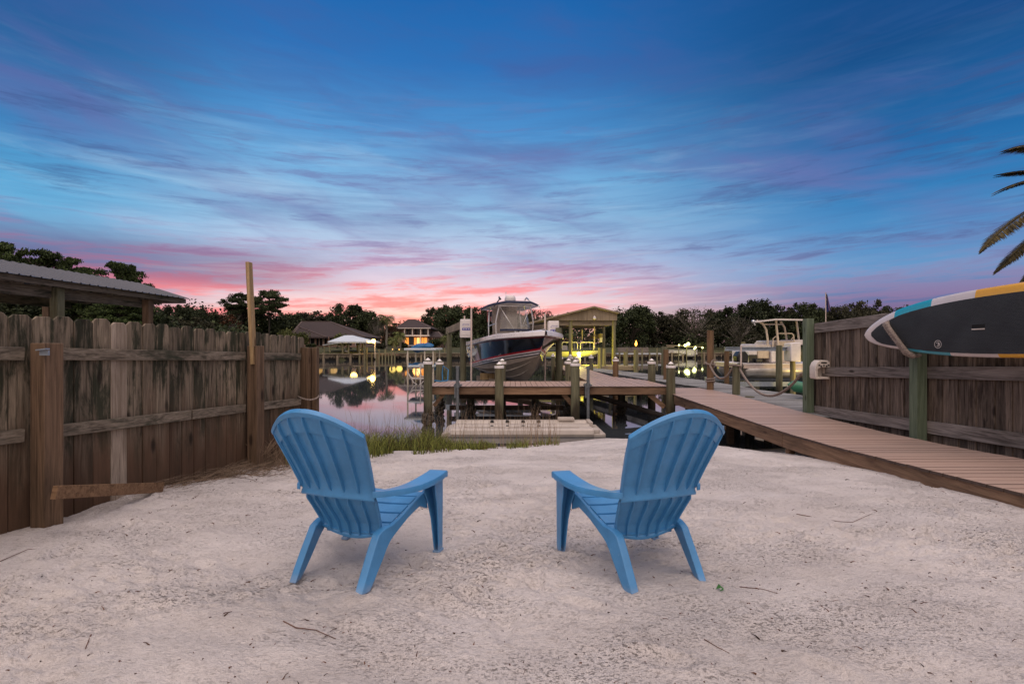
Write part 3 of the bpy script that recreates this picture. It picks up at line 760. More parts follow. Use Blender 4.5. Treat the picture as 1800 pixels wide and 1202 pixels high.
        def leg_ring(z, x0, x1, y0, y1, t_=.007):
            return [(x0,y0),(x0,y1),(x1,y1),(x1,y0),(x1-t_,y0),(x1-t_,y1-t_),(x0+t_,y1-t_),(x0+t_,y0)], z
        rings = [leg_ring(.0,.318,.350,.548,.600), leg_ring(.02,.316,.352,.546,.600), leg_ring(.20,.303,.355,.532,.596), leg_ring(.31,.290,.358,.512,.592), leg_ring(.37,.280,.360,.490,.588), leg_ring(.468,.272,.362,.476,.584)]
        b = len(L.v)
        for pts, z in rings: L.v += [Vector((s*x,y,z)) for x, y in pts]
        for k in range(len(rings)-1):
            for q in range(8):
                a = b+k*8; L.f.append([a+q, a+(q+1)%8, a+8+(q+1)%8, a+8+q]); L.m.append(0)
        L.f.append([b+q for q in range(8)][::-1]); L.m.append(0); L.f.append([b+(len(rings)-1)*8+q for q in range(8)]); L.m.append(0)
        L.box(min(s*.312,s*.356), max(s*.312,s*.356), .540,.606,-.012,.006)
        L.build('leg', m, R, bevel=.0025)
        # side rail and rear leg in one piece
        S = MB()
        top = [(.535,.374,.278),(.44,.350,.270),(.36,.320,.262),(.28,.288,.252),(.21,.268,.242),(.165,.268,.235),(.135,.262,.230),(.108,.25,.227),(.088,.20,.225),(.066,.14,.224),(.046,.08,.223),(.022,0,.221)]
        bot = [(.535,.262,.284),(.455,.300,.275),(.40,.285,.269),(.34,.266,.262),(.28,.238,.256),(.232,.213,.250),(.205,.194,.246),(.180,.163,.243),(.157,.12,.241),(.132,.08,.238),(.106,.038,.236),(.078,0,.234)]
        # shift so that the feet stand behind the seat
        def sh(p, k):
            y, z, x = p; f = max(0, 1-z/.27); return Vector((s*(x+.006*f), y-.075*f, z))
        N = len(top); t_ = .03; b = len(S.v)
        for k in range(N):
            a_, c_ = sh(top[k],k), sh(bot[k],k)
            off = Vector((-s*(.026 if k < 5 else .044),0,0)); S.v += [a_+off, a_, c_, c_+off]
        for k in range(N-1):
            for q in range(4):
                if q == 2 and True: pass
                a = b+k*4; S.f.append([a+q, a+(q+1)%4, a+4+(q+1)%4, a+4+q]); S.m.append(0)
        S.f.append([b,b+1,b+2,b+3]); S.m.append(0); e = b+(N-1)*4; S.f.append([e+3,e+2,e+1,e]); S.m.append(0)
        S.build('rear_leg', m, R, smooth=50, bevel=.004)
    # brace under the lower back
    X = MB(); X.bar((-.2,.22,.20),(.2,.22,.20),.02,.03); X.build('brace', m, R, bevel=.004)
    return R
ch = make_chair()
def set_chair(o, px1, px2, yaw, label):
    o['label'] = label; o['group'] = 'blue resin garden chairs on the sand'
ch.location = (-.955, 2.55, .80); ch.rotation_euler = (0,0,-math.radians(18.5))
ch['label'] = 'blue plastic lounge chair on the sand nearer the picket fence, facing the water'
ch['group'] = 'blue resin garden chairs on the sand'
c2 = copy_tree(ch); c2.location = (.800, 2.53, .80); c2.rotation_euler = (0,0,math.radians(18.5))
c2['label'] = 'blue plastic lounge chair on the sand in front of the ramp, facing the water'
for c_ in (ch, c2): c_.location.z = float(ground_z(c_.location.x, c_.location.y, False))-.004
# ================================================================== RIGHT FENCE
FR = thing('plank_fence', 'grey-brown plank fence with green posts beyond the ramp on the right', 'fence', (5.8,6,0))
Y = 2.0
while Y < 9.38:
    w = rnd.choice([.085,.1,.12,.135,.14]); w = min(w, 9.4-Y); zt = CZ+.42+.043*(9.35-Y)
    kk = 1-locals().get('kk', 0); x = 5.845+(.013 if kk else 0)
    MB().box(x, x+.018, Y-.002, Y+w-.002, CZ-1.36, zt).build('picket', M['picketR'], FR, bevel=.002, segs=1)
    Y += w
def rrail(zf, h, y0, y1, x=5.822, t=.04, seg=8, rough=0):
    mb = MB(); n = seg
    mb.bar((x, y0, CZ+zf(y0)), (x, y1, CZ+zf(y1)), t, h); return mb.build('rail', M['railR'], FR, bevel=.003, segs=1)
for (a, b) in ((2.0,4.22),(4.36,6.76),(6.9,9.28)):
    rrail(lambda y: .335+.043*(9.35-y), .185, a, b)
    rrail(lambda y: -.47+.046*(8.85-y), .165, a, b)
    rrail(lambda y: -1.235+.040*(9.3-y), .175, a, b)
for (y, zt) in ((9.36,2.575),(6.83,2.62),(4.29,2.7)):
    MB().box(5.665,5.805,y-.07,y+.07,gz(5.7,y)-.1,zt).build('post', M['green_post'], FR, bevel=.006)
# hose hanger on the fence
H = thing('hose_hanger', 'off-white plastic hose hanger box fixed to the plank fence beside the green post', 'hose hanger', (5.6,9.0,1.4))
cx, cy, cz_ = P(1442,650,9.0); hx = cx-.02
out = [(-.14,-.165),(.14,-.165),(.155,-.13),(.155,.06),(.12,.14),(.07,.18),(-.07,.18),(-.12,.14),(-.155,.06),(-.155,-.13)]
inn = [(-.095,-.125),(.095,-.125),(.105,-.11),(.105,.01),(.075,.04),(.03,.05),(-.03,.05),(-.075,.04),(-.105,.01),(-.105,-.11)]
mb = MB(); n = len(out)
def ring(pts, y): return [Vector((cx+a, y, cz_+b)) for a, b in pts]
b0 = len(mb.v); mb.v += ring(out, 8.90)+ring(inn, 8.90)+ring(inn, 9.06)+ring(out, 9.08)
for k in range(n):
    j = (k+1)%n
    mb.f += [[b0+k,b0+j,b0+n+j,b0+n+k],[b0+n+k,b0+n+j,b0+2*n+j,b0+2*n+k],[b0+k,b0+3*n+k,b0+3*n+j,b0+j]]; mb.m += [0,0,0]
mb.f.append([b0+2*n+k for k in range(n)]); mb.m.append(0); mb.f.append([b0+3*n+k for k in range(n)][::-1]); mb.m.append(0)
mb.build('body', simple('offwhite_plastic',(.62,.54,.47,1),.5), H, bevel=.01)
MB().box(cx+.12,5.80,8.97,9.05,cz_-.07,cz_+.06).build('bracket', MATS.setdefault('ow', simple('offwhite_bracket',(.58,.50,.44,1),.5)), H, bevel=.01)
mb = MB(); mb.box(cx-.05,cx+.05,8.893,8.90,cz_+.125,cz_+.15)
for a, b in ((-.085,.09),(0,.085),(.085,.09),(-.05,.07),(.05,.07)): mb.cyl((cx+a,8.90,cz_+b),(cx+a,8.893,cz_+b),.016,n=8)
mb.build('slot', M['black'], H)
# ================================================================== PADDLE BOARD
SB = thing('paddle_board', 'paddle board with black pad and teal, white and yellow edge slung on the plank fence', 'paddle board', (5.5,5.8,2.3))
def sb_w(s):
    if s < 2.2: return .41*max(0, 1-(1-s/2.2)**2.35)**.5
    return .41-(.41-.19)*((s-2.2)/1.15)**2.0
def sb_c(s): return CZ+np.interp(s, [0,.25,.6,1.2,2.2,3.35],[.165,.205,.243,.258,.28,.29])
sl = list(np.concatenate([np.array([0,.004,.015,.035,.06,.1,.15,.22,.3,.4]), np.linspace(.5,3.35,44)]))
XF = 5.47; TH = .115
ang = [k*2*PI/24 for k in range(24)]
mb = MB(); b0 = 0
for s in sl:
    w = max(.002, sb_w(s)); c = sb_c(s); rock = -.10*max(0,(.7-s)/.7)**2
    th = TH*min(1, .35+s*1.6)*(1 if s < 3 else 1-.4*(s-3)/.35)
    for a in ang:
        ca, sa = math.cos(a), math.sin(a)
        zz = w*math.copysign(abs(ca)**.75, ca); xx = th/2*math.copysign(abs(sa)**.55, sa)
        mb.v.append(Vector((XF+rock+TH/2+xx, 7.42-s, c+zz)))
def sb_mat(s, up_):
    if up_: return 0 if s < .53 else 1 if s < 1.09 else 0 if s < 1.69 else 2
    return 0 if s < .72 else 1 if s < 1.36 else 0 if s < 1.95 else 2
for k in range(len(sl)-1):
    for q in range(24):
        a = k*24+q; mb.f.append([a,a+24,(a-q)+24+(q+1)%24,(a-q)+(q+1)%24]); mb.m.append(sb_mat((sl[k]+sl[k+1])/2, math.cos(ang[q]+PI/24) > 0))
e = (len(sl)-1)*24; mb.f.append([e+q for q in range(24)]); mb.m.append(2)
mb.build('hull', [M['sup_white'],M['sup_teal'],M['sup_yellow']], SB, smooth=60)
mb = MB(); ss = [s for s in sl if s >= .13 and s < 3.2]; 
for s in ss:
    w = sb_w(s); c = sb_c(s); rock = -.10*max(0,(.7-s)/.7)**2; q_ = min(1, ((s-.13)/.12+.02)**.5); lo_ = -max(0, w-.045)*q_; hi_ = max(0, w-.105)*q_
    for f in (-1,-.6,-.2,.2,.6,1): mb.v.append(Vector((XF+rock-.006+.014*abs(f)**6, 7.42-s, c+lo_+(hi_-lo_)*(f+1)/2)))
for k in range(len(ss)-1):
    for q in range(5): a = k*6+q; mb.f.append([a,a+1,a+7,a+6]); mb.m.append(0)
mb.build('deck_pad', M['pad'], SB, smooth=60, recalc=False, solid=.006, offset=0)
hy = 5.47*850/(1721-900)
mb = MB().box(XF-.014,XF-.004,hy-.075,hy+.075,CZ+.205,CZ+.25); mb.build('handle', simple('handle_hole',(.001,.001,.001,1),.9), SB)
MB().box(XF-.015,XF-.003,hy-.078,hy+.078,CZ+.190,CZ+.204).build('handle_edge', MATS['ow'], SB, bevel=.002)
# round badge with an open ring and wedge
lm = simple('pale_badge_ink',(.55,.5,.46,1),.5); ly = 5.46*850/(1649-900); lz = CZ+.022
mb = MB(); R_ = .052
def ringmesh(mb, r0, r1, a0, a1, n, x):
    b = len(mb.v)
    for k in range(n+1):
        a = a0+(a1-a0)*k/n
        mb.v += [Vector((x, ly+r0*math.cos(a), lz+r0*math.sin(a))), Vector((x, ly+r1*math.cos(a), lz+r1*math.sin(a)))]
    for k in range(n): mb.f.append([b+2*k,b+2*k+1,b+2*k+3,b+2*k+2]); mb.m.append(0)
ringmesh(mb, .046,.052, 0, 2*PI, 28, XF-.0125); ringmesh(mb, .022,.029, .5, 2*PI-.9, 18, XF-.0125)
mb.add([(XF-.0125,ly-.032,lz-.012),(XF-.0125,ly+.008,lz-.004),(XF-.0125,ly-.016,lz+.026)],[(0,1,2)])
mb.build('badge', lm, SB, smooth=0, recalc=False)
RS = MB()
for k in range(2):
    o = Vector((0,.03*k,-.01*k))
    RS.tube([Vector((5.50,7.03,2.40))+o, Vector((5.42,7.0,2.375))+o, Vector((5.405,6.93,2.30))+o, Vector((5.42,6.83,2.17))+o, Vector((5.43,6.74,2.06))+o, Vector((5.44,6.66,1.96))+o, Vector((5.50,6.62,1.915))+o, Vector((5.66,6.70,1.92))+o], [.03,.032,.031,.029,.028,.030,.028,.02], 8)
fr = random.Random(2)
for k in range(160):
    t_ = fr.random(); p = Vector((5.40,6.98,2.36)).lerp(Vector((5.43,6.66,1.97)), t_); d = Vector((fr.gauss(-.5,.4), fr.gauss(0,.7), fr.gauss(0,.5))).normalized()
    RS.tube([p, p+d*fr.uniform(.04,.07)], [.002,.001], 3)
tag(RS.build('rope_sling', M['rope'], None, smooth=50), 'frayed rope sling holding the nose of the paddle board on the green post', 'rope')
# ================================================================== DOCK
DT = 1.0                                    # deck level over the water
DK = thing('dock', 'wooden dock with pink-brown composite boards and white-capped piles in front of the navy boat', 'dock', (0,14,0))
def planksY(mb, x0, x1, yfun, z, w=.14, gap=.010, t=.025, y0=12.58):
    x = x0
    while x < x1-.02:
        xe = min(x+w, x1); ye = yfun((x+xe)/2)
        ya = y0(x) if callable(y0) else y0
        y = ya
        while y < ye-.05:
            yb = min(ye, y+5.0); yq = y+rnd.uniform(-.004,.004); zt = z+rnd.uniform(-.0015,.0015); mb.plank([(px_,py_,pz_) for pz_ in (z-t,zt) for py_ in (yq,yb-.004) for px_ in (x,xe-gap)], 0, 1 if y > y0-1 and False else 1); y = yb
        x += w
mb = MB()
def yend(x):
    if x < 2.25: return 14.42
    if x < 3.45: return 26.0
    return 14.5+(4.25-x)*2.6
planksY(mb, -2.22, 4.12, yend, DT, w=.145)
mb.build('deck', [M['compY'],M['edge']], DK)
MB().box(-2.12,4.08,12.60,12.64,.785,.970).build('fascia', M['fascia'], DK, bevel=.003)
MB().box(-2.12,2.2,14.34,14.38,.785,.970).build('fascia', M['fascia'], DK, bevel=.003)
MB().box(-2.15,-2.11,12.66,14.32,.785,.970).build('fascia', M['fasciaY'], DK)
MB().box(2.26,2.30,14.40,26,.785,.970).build('fascia', M['fasciaY'], DK)
MB().box(3.44,3.48,16.7,26,.785,.970).build('fascia', M['fasciaY'], DK)
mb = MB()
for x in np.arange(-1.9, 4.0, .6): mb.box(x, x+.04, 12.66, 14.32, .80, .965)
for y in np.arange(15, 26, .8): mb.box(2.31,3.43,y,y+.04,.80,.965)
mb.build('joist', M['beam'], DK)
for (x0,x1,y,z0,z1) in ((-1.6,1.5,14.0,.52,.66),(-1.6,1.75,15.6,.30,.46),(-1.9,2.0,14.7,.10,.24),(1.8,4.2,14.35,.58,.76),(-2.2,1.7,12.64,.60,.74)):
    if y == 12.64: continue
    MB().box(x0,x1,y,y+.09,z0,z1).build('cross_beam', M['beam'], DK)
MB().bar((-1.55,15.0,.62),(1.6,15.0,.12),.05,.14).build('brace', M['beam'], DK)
MB().bar((-2.05,12.7,.48),(-1.8,12.75,.79),.05,.09).build('brace', M['fascia'], DK)
MB().bar((1.6,12.7,.50),(1.35,12.72,.79),.06,.12).build('brace', M['fascia'], DK)
MB().bar((4.0,12.7,.45),(3.6,12.72,.78),.06,.12).build('brace', M['fascia'], DK)
def add_cap(x, y, zt, r, parent):
    mb = MB(); n = 10; prof = [(r+.010,-.165),(r+.013,-.16),(r+.013,-.105),(.006,.0)]
    for (rr, dz_) in prof:
        mb.v += [Vector((x+rr*math.cos(2*PI*k/n), y+rr*math.sin(2*PI*k/n), zt+dz_)) for k in range(n)]
    for j in range(3):
        for k in range(n): mb.f.append([j*n+k, j*n+(k+1)%n, (j+1)*n+(k+1)%n, (j+1)*n+k]); mb.m.append(0)
    mb.f.append([3*n+k for k in range(n)]); mb.m.append(0); mb.f.append([k for k in range(n)][::-1]); mb.m.append(0)
    return mb.build('cap', M['cap'], parent, smooth=22)
def pile(parent, x, y, zt, r=.112, cap=True, zb=-1.6, m='pile', name='piling', label=None, oy=False):
    mb = MB(); n = 18; rr = random.Random(int(x*100+y*37)); zs = np.linspace(zb, zt-(.06 if cap else 0), 9)
    mb.tube([(x+rr.gauss(0,.003), y+rr.gauss(0,.003), z) for z in zs], [r*(1.05-.06*k/8) for k in range(9)], n)
    p = mb.build(name, M[m], parent, smooth=40)
    if label: tag(p, label)
    if cap: add_cap(x, y, zt, r, p)
    if oy:
        ob = MB()
        for k in range(46):
            a = rr.uniform(0,2*PI); z = rr.gauss(.16,.08); s_ = rr.uniform(.04,.07); d = r+rr.uniform(-.01,.025)
            ob.sphere((x+d*math.cos(a), y+d*math.sin(a), z), s_, 6, sz=(rr.uniform(.6,1.3),rr.uniform(.6,1.3),rr.uniform(.5,1.1)))
        ob.build('oyster_crust', M['oyster'], p, smooth=0)
    return p
for (x,y,z,oy) in ((-2.17,12.48,1.745,1),(-.33,12.48,1.64,0),(1.63,12.48,1.70,0),(4.10,12.48,1.65,1),(-2.18,14.55,1.66,1),(-.295,14.55,1.67,0),(1.706,14.55,1.68,1),(4.2,14.55,1.675,0)):
    pile(DK, x, y, z, oy=bool(oy))
pile(DK, 2.17,16.3,1.70,.105); pile(DK, 2.17,18.0,1.74,.105); pile(DK, 2.17,21.6,1.64,.105); pile(DK, 3.60,16.8,1.68,.10,m='pile_brown',label='browner piling'); pile(DK, 3.6,22,1.66,.1); pile(DK, 2.17,25.5,1.66,.1); pile(DK, 3.3,14.6,.75,.11,cap=False,oy=True); pile(DK,.7,14.55,.75,.11,cap=False,oy=True); pile(DK,-1.25,14.6,.75,.12,cap=False,oy=True)
for x in (-1.40, 1.955):
    p = MB().cyl((x,12.42,-.6),(x,12.42,1.47),.040,n=14).build('guide_pipe', M['pipe'], DK, smooth=40)
    MB().cyl((x,12.42,1.47),(x,12.42,1.53),.046,n=14).build('pipe_cap', M['pipe'], p)
    MB().cyl((x,12.42,.98),(x,12.42,1.10),.058,n=14).box(x-.10,x+.10,12.40,12.58,1.02,1.06).box(x-.075,x-.045,12.38,12.6,.72,1.08).build('collar', M['pipe'], p, smooth=40)
pm = MB().tube([P(1037,694,14.6), P(1110,714,13.7), P(1173,733,13.0)], .075, 12).build('drain_pipe', M['pipe'], None)
pm.data.materials[0] = simple('dark_pipe',(.045,.036,.03,1),.7,0,8,.3); tag(pm, 'dark pipe slanting down below the right end of the dock', 'pipe')
# hose coiled on the dock
mb = MB(); mb.tube([P(764,669,14.3),P(775,670,14.1),P(785,669,14.2),P(787,668,14.3),P(788,650,14.4),P(779,643,14.45),P(777.6,655,14.45),P(778,668,14.4)], .018, 8)
tag(mb.build('garden_hose', M['hose'], None), 'blue hose hanging and coiled on the left end of the dock', 'hose')
# ------------------------------------------------------------------ ramp
RA = thing('ramp', 'composite ramp running from the dock along the plank fence to the right edge', 'ramp', (4.9,8,0))
RY = [1.2,3.86,6.24,7.4,9.27,12.3,14.2]; RZ = [-1.12,-1.18,-1.28,-1.30,-1.276,-1.23,-1.23]
rz = lambda y: CZ+float(np.interp(y, RY, RZ))
mb = MB(); y = 1.2
while y < 14.15:
    xl = 4.10 if y < 12.3 else 4.10+.63*(y-12.3)/1.85
    y2 = min(y+.139, 14.2); za, zb = rz(y), rz(y2); j = rnd.uniform(-.006,.006); jz = rnd.uniform(-.0018,.0018)
    v = [(xl+j,y,za-.03),(5.62,y,za-.03),(xl+j,y2-.008,zb-.03),(5.62,y2-.008,zb-.03),(xl+j,y,za+jz),(5.62,y,za+jz),(xl+j,y2-.008,zb+jz),(5.62,y2-.008,zb+jz)]
    mb.plank(v); y = y2+.003
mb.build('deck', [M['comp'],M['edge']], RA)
def seg_fascia(x, ya, yb, nm, h=.21):
    mb = MB(); ks = sorted({ya, yb}|{q for q in RY if ya < q < yb})
    b = len(mb.v)
    for q in ks: mb.v += [Vector((x,q,rz(q)-.027)), Vector((x+.04,q,rz(q)-.027)), Vector((x+.04,q,rz(q)-.027-h)), Vector((x,q,rz(q)-.027-h))]
    for k in range(len(ks)-1):
        for q in range(4): a = b+4*k; mb.f.append([a+q,a+(q+1)%4,a+4+(q+1)%4,a+4+q]); mb.m.append(0)
    mb.f += [[b,b+1,b+2,b+3],[b+4*len(ks)-1-k for k in range(4)]]; mb.m += [0,0]
    return mb.build(nm, M['fasciaY'], RA, bevel=.003, segs=1)
seg_fascia(4.115, 1.2, 7.36, 'fascia'); seg_fascia(4.115, 7.372, 12.28, 'fascia'); seg_fascia(5.57, 1.2, 12.3, 'fascia'); seg_fascia(4.85, 1.3, 12.3, 'joist')
for (x, y, w, m_) in ((4.20,7.30,.09,'fascia'),(4.42,7.25,.09,'green_post'),(4.66,7.3,.13,'fascia'),(4.2,10.2,.12,'pile'),(5.4,10.2,.12,'pile'),(4.7,12.9,.12,'pile'),(4.6,10.2,.12,'beam')):
    MB().box(x-w/2,x+w/2,y-w/2,y+w/2,gz(x,y)-.2,rz(y)-.24).build('support', M[m_], RA, bevel=.004)
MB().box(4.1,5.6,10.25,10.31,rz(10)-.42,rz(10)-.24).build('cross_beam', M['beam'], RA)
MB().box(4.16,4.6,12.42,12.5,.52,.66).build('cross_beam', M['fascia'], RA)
# ------------------------------------------------------------------ grey pier
GP = thing('grey_pier', 'weathered silver-grey board pier beyond the ramp, with rope rail', 'pier', (5.5,14,0))
NE = [(8.8,5.66,-1.29),(12.0,5.66,-1.27),(14.2,5.52,-1.21),(17,4.85,-1.19),(22.4,3.72,-1.14),(26,3.0,-1.12)]
FE = [(8.8,7.7),(12.4,7.4),(13.6,6.93),(15.0,6.83),(16.9,6.64),(18.3,6.3),(24.2,4.4),(26,3.9)]
mb = MB(); y = 8.8
while y < 25.9:
    y2 = y+.145; q = []
    for yy in (y, y2-.012):
        xn = np.interp(yy,[a[0] for a in NE],[a[1] for a in NE]); z = CZ+np.interp(yy,[a[0] for a in NE],[a[2] for a in NE])+.0; xf = np.interp(yy,[a[0] for a in FE],[a[1] for a in FE]); q.append((xn+rnd.uniform(-.01,.01),xf+rnd.uniform(-.015,.015),yy,z))
    dzz = rnd.uniform(-.004,.004); (a0,a1,ya,za),(b0_,b1,yb,zb) = q; b0x = a0+(b0_-b0_)
    mb.plank([(a0,ya,za-.035+dzz),(a1,ya,za-.035+dzz),(a0+(b0_-a0),yb,zb-.035+dzz),(b1,yb,zb-.035+dzz),(a0,ya,za+dzz),(a1,ya,za+dzz),(b0_,yb,zb+dzz),(b1,yb,zb+dzz)]); y = y2
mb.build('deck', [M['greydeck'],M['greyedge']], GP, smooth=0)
for E in ([(a[0],a[1]+.05,a[2]) for a in NE], [(y_,x_-.05,np.interp(y_,[a[0] for a in NE],[a[2] for a in NE])) for y_,x_ in FE]):
    mb = MB()
    for p, q in zip(E, E[1:]): mb.bar((p[1],p[0],CZ+p[2]-.14),(q[1],q[0],CZ+q[2]-.14),.05,.19)
    mb.build('stringer', M['greydeck'], GP)
for (x,y) in ((5.9,12),(7.2,11.5),(5.2,16.2),(6.4,16.2),(4.2,20.5),(5.4,20.5),(3.4,25),(3.9,25)): pile(GP, x, y, .8, .11, cap=False)
tp = pile(GP, 5.60,13.66,2.49,.092,cap=False,m='pile_brown',label='tallest brown piling wrapped with rope')
mb = MB(); cxx, cyy = 5.60,13.66
mb.tube([(cxx+.115*math.cos(a), cyy+.115*math.sin(a), 1.02+.010*a) for a in np.linspace(0,4*PI,40)], .022, 8)
mb.tube([(cxx+.12*math.cos(a), cyy+.12*math.sin(a), 1.56+.03*math.sin(a)) for a in np.linspace(0,2*PI,20)], .026, 8)
mb.build('rope_wrap', M['rope'], tp, smooth=50)
pile(GP, 5.80,12.5,1.53,.095,cap=False,m='pile',label='short piling the rope rail passes over')
pile(GP, 5.48,17.2,1.92,.095,cap=False,m='pile_brown')
def swag(name, a, b, sag, r, label, extra=()):
    a = Vector(a); b = Vector(b); pts = list(extra)
    n = 18
    for k in range(n+1):
        t_ = k/n; p = a.lerp(b, t_); p.z -= sag*4*t_*(1-t_); pts.append(p)
    mb = MB()
    for s_ in range(3):        # three laid strands
        q = []; L = 0
        dense = []
        for i in range(len(pts)-1):
            for w in range(5): dense.append(Vector(pts[i]).lerp(Vector(pts[i+1]), w/5))
        dense.append(Vector(pts[-1]))
        for i, p in enumerate(dense):
            d = (dense[min(i+1,len(dense)-1)]-dense[max(i-1,0)]).normalized(); _, sd, u = basis(d)
            if i: L += (p-dense[i-1]).length
            an = L*26+s_*2*PI/3; q.append(p+(sd*math.cos(an)+u*math.sin(an))*r*.5)
        mb.tube(q, r*.62, 6)
    o = mb.build(name, M['rope'], None, smooth=60); return tag(o, label, 'rope', 'rope rail of the grey pier')
swag('rope_rail', (5.53,13.5,1.50), (5.73,12.55,1.50), .33, .026, 'thick rope sagging between the tall brown piling and the short piling', [(5.68,13.45,1.66),(5.60,13.5,1.64)])
swag('rope_rail', (5.84,12.40,1.46), (5.66,9.44,1.52), .56, .028, 'thick rope sagging from the short piling down to the green fence post', [(5.68,12.62,1.55),(5.74,12.36,1.56),(5.86,12.36,1.54)])
# ------------------------------------------------------------------ floating drive-on dock
PW = thing('floating_dock', 'beige moulded plastic floating dock tethered in front of the wooden dock', 'floating dock', (.25,11.6,0))
x0, x1 = -1.40, 1.86
prof = [(10.98,-.06),(10.94,.05),(10.97,.14),(11.02,.165),(11.30,.165),(11.36,.12),(11.48,.12),(11.55,.165),(11.80,.165),(11.86,.13),(11.98,.13),(12.05,.185),(12.28,.185),(12.31,.1),(12.31,-.06)]
mb = MB().prism([(x0,a,b) for a,b in prof], (x1-x0,0,0)); mb.build('body', M['beige'], PW, bevel=.012)
mb = MB().prism([(x1,10.96,-.06),(x1+.27,10.99,-.06),(x1+.27,10.99,.055),(x1,10.96,.055)], (0,1.32,0)); mb.box(x1,x1+.14,11.0,11.28,.055,.15); mb.box(x1,x1+.10,11.7,12.2,.055,.21); mb.build('end_step', M['beige'], PW, bevel=.012)
mb = MB().prism([(x0,10.97,-.06),(x0-.22,11.0,-.06),(x0-.22,11.0,.03),(x0,10.96,.10)], (0,1.3,0)); mb.build('bow_stop', M['beige'], PW, bevel=.012)
MB().box(x0+.3,x1-.3,11.15,11.22,.166,.19).box(1.15,1.55,12.0,12.25,.186,.26).build('ridge', M['beige'], PW, bevel=.012)
for x in (865,892,919.5,947):
    for (yy, zz) in ((11.42,.15),(12.0,.185)):
        xx = (x-900)*yy/850
        MB().cyl((xx-.035,yy,zz+.01),(xx+.035,yy,zz+.01),.024,n=10).box(xx-.045,xx+.045,yy-.012,yy+.012,zz-.03,zz+.005).build('roller', M['black'], PW, smooth=40)
MB().cyl((x1+.1,11.05,.06),(x1+.1,11.05,.075),.02,n=8).build('drain_plug', M['black'], PW)
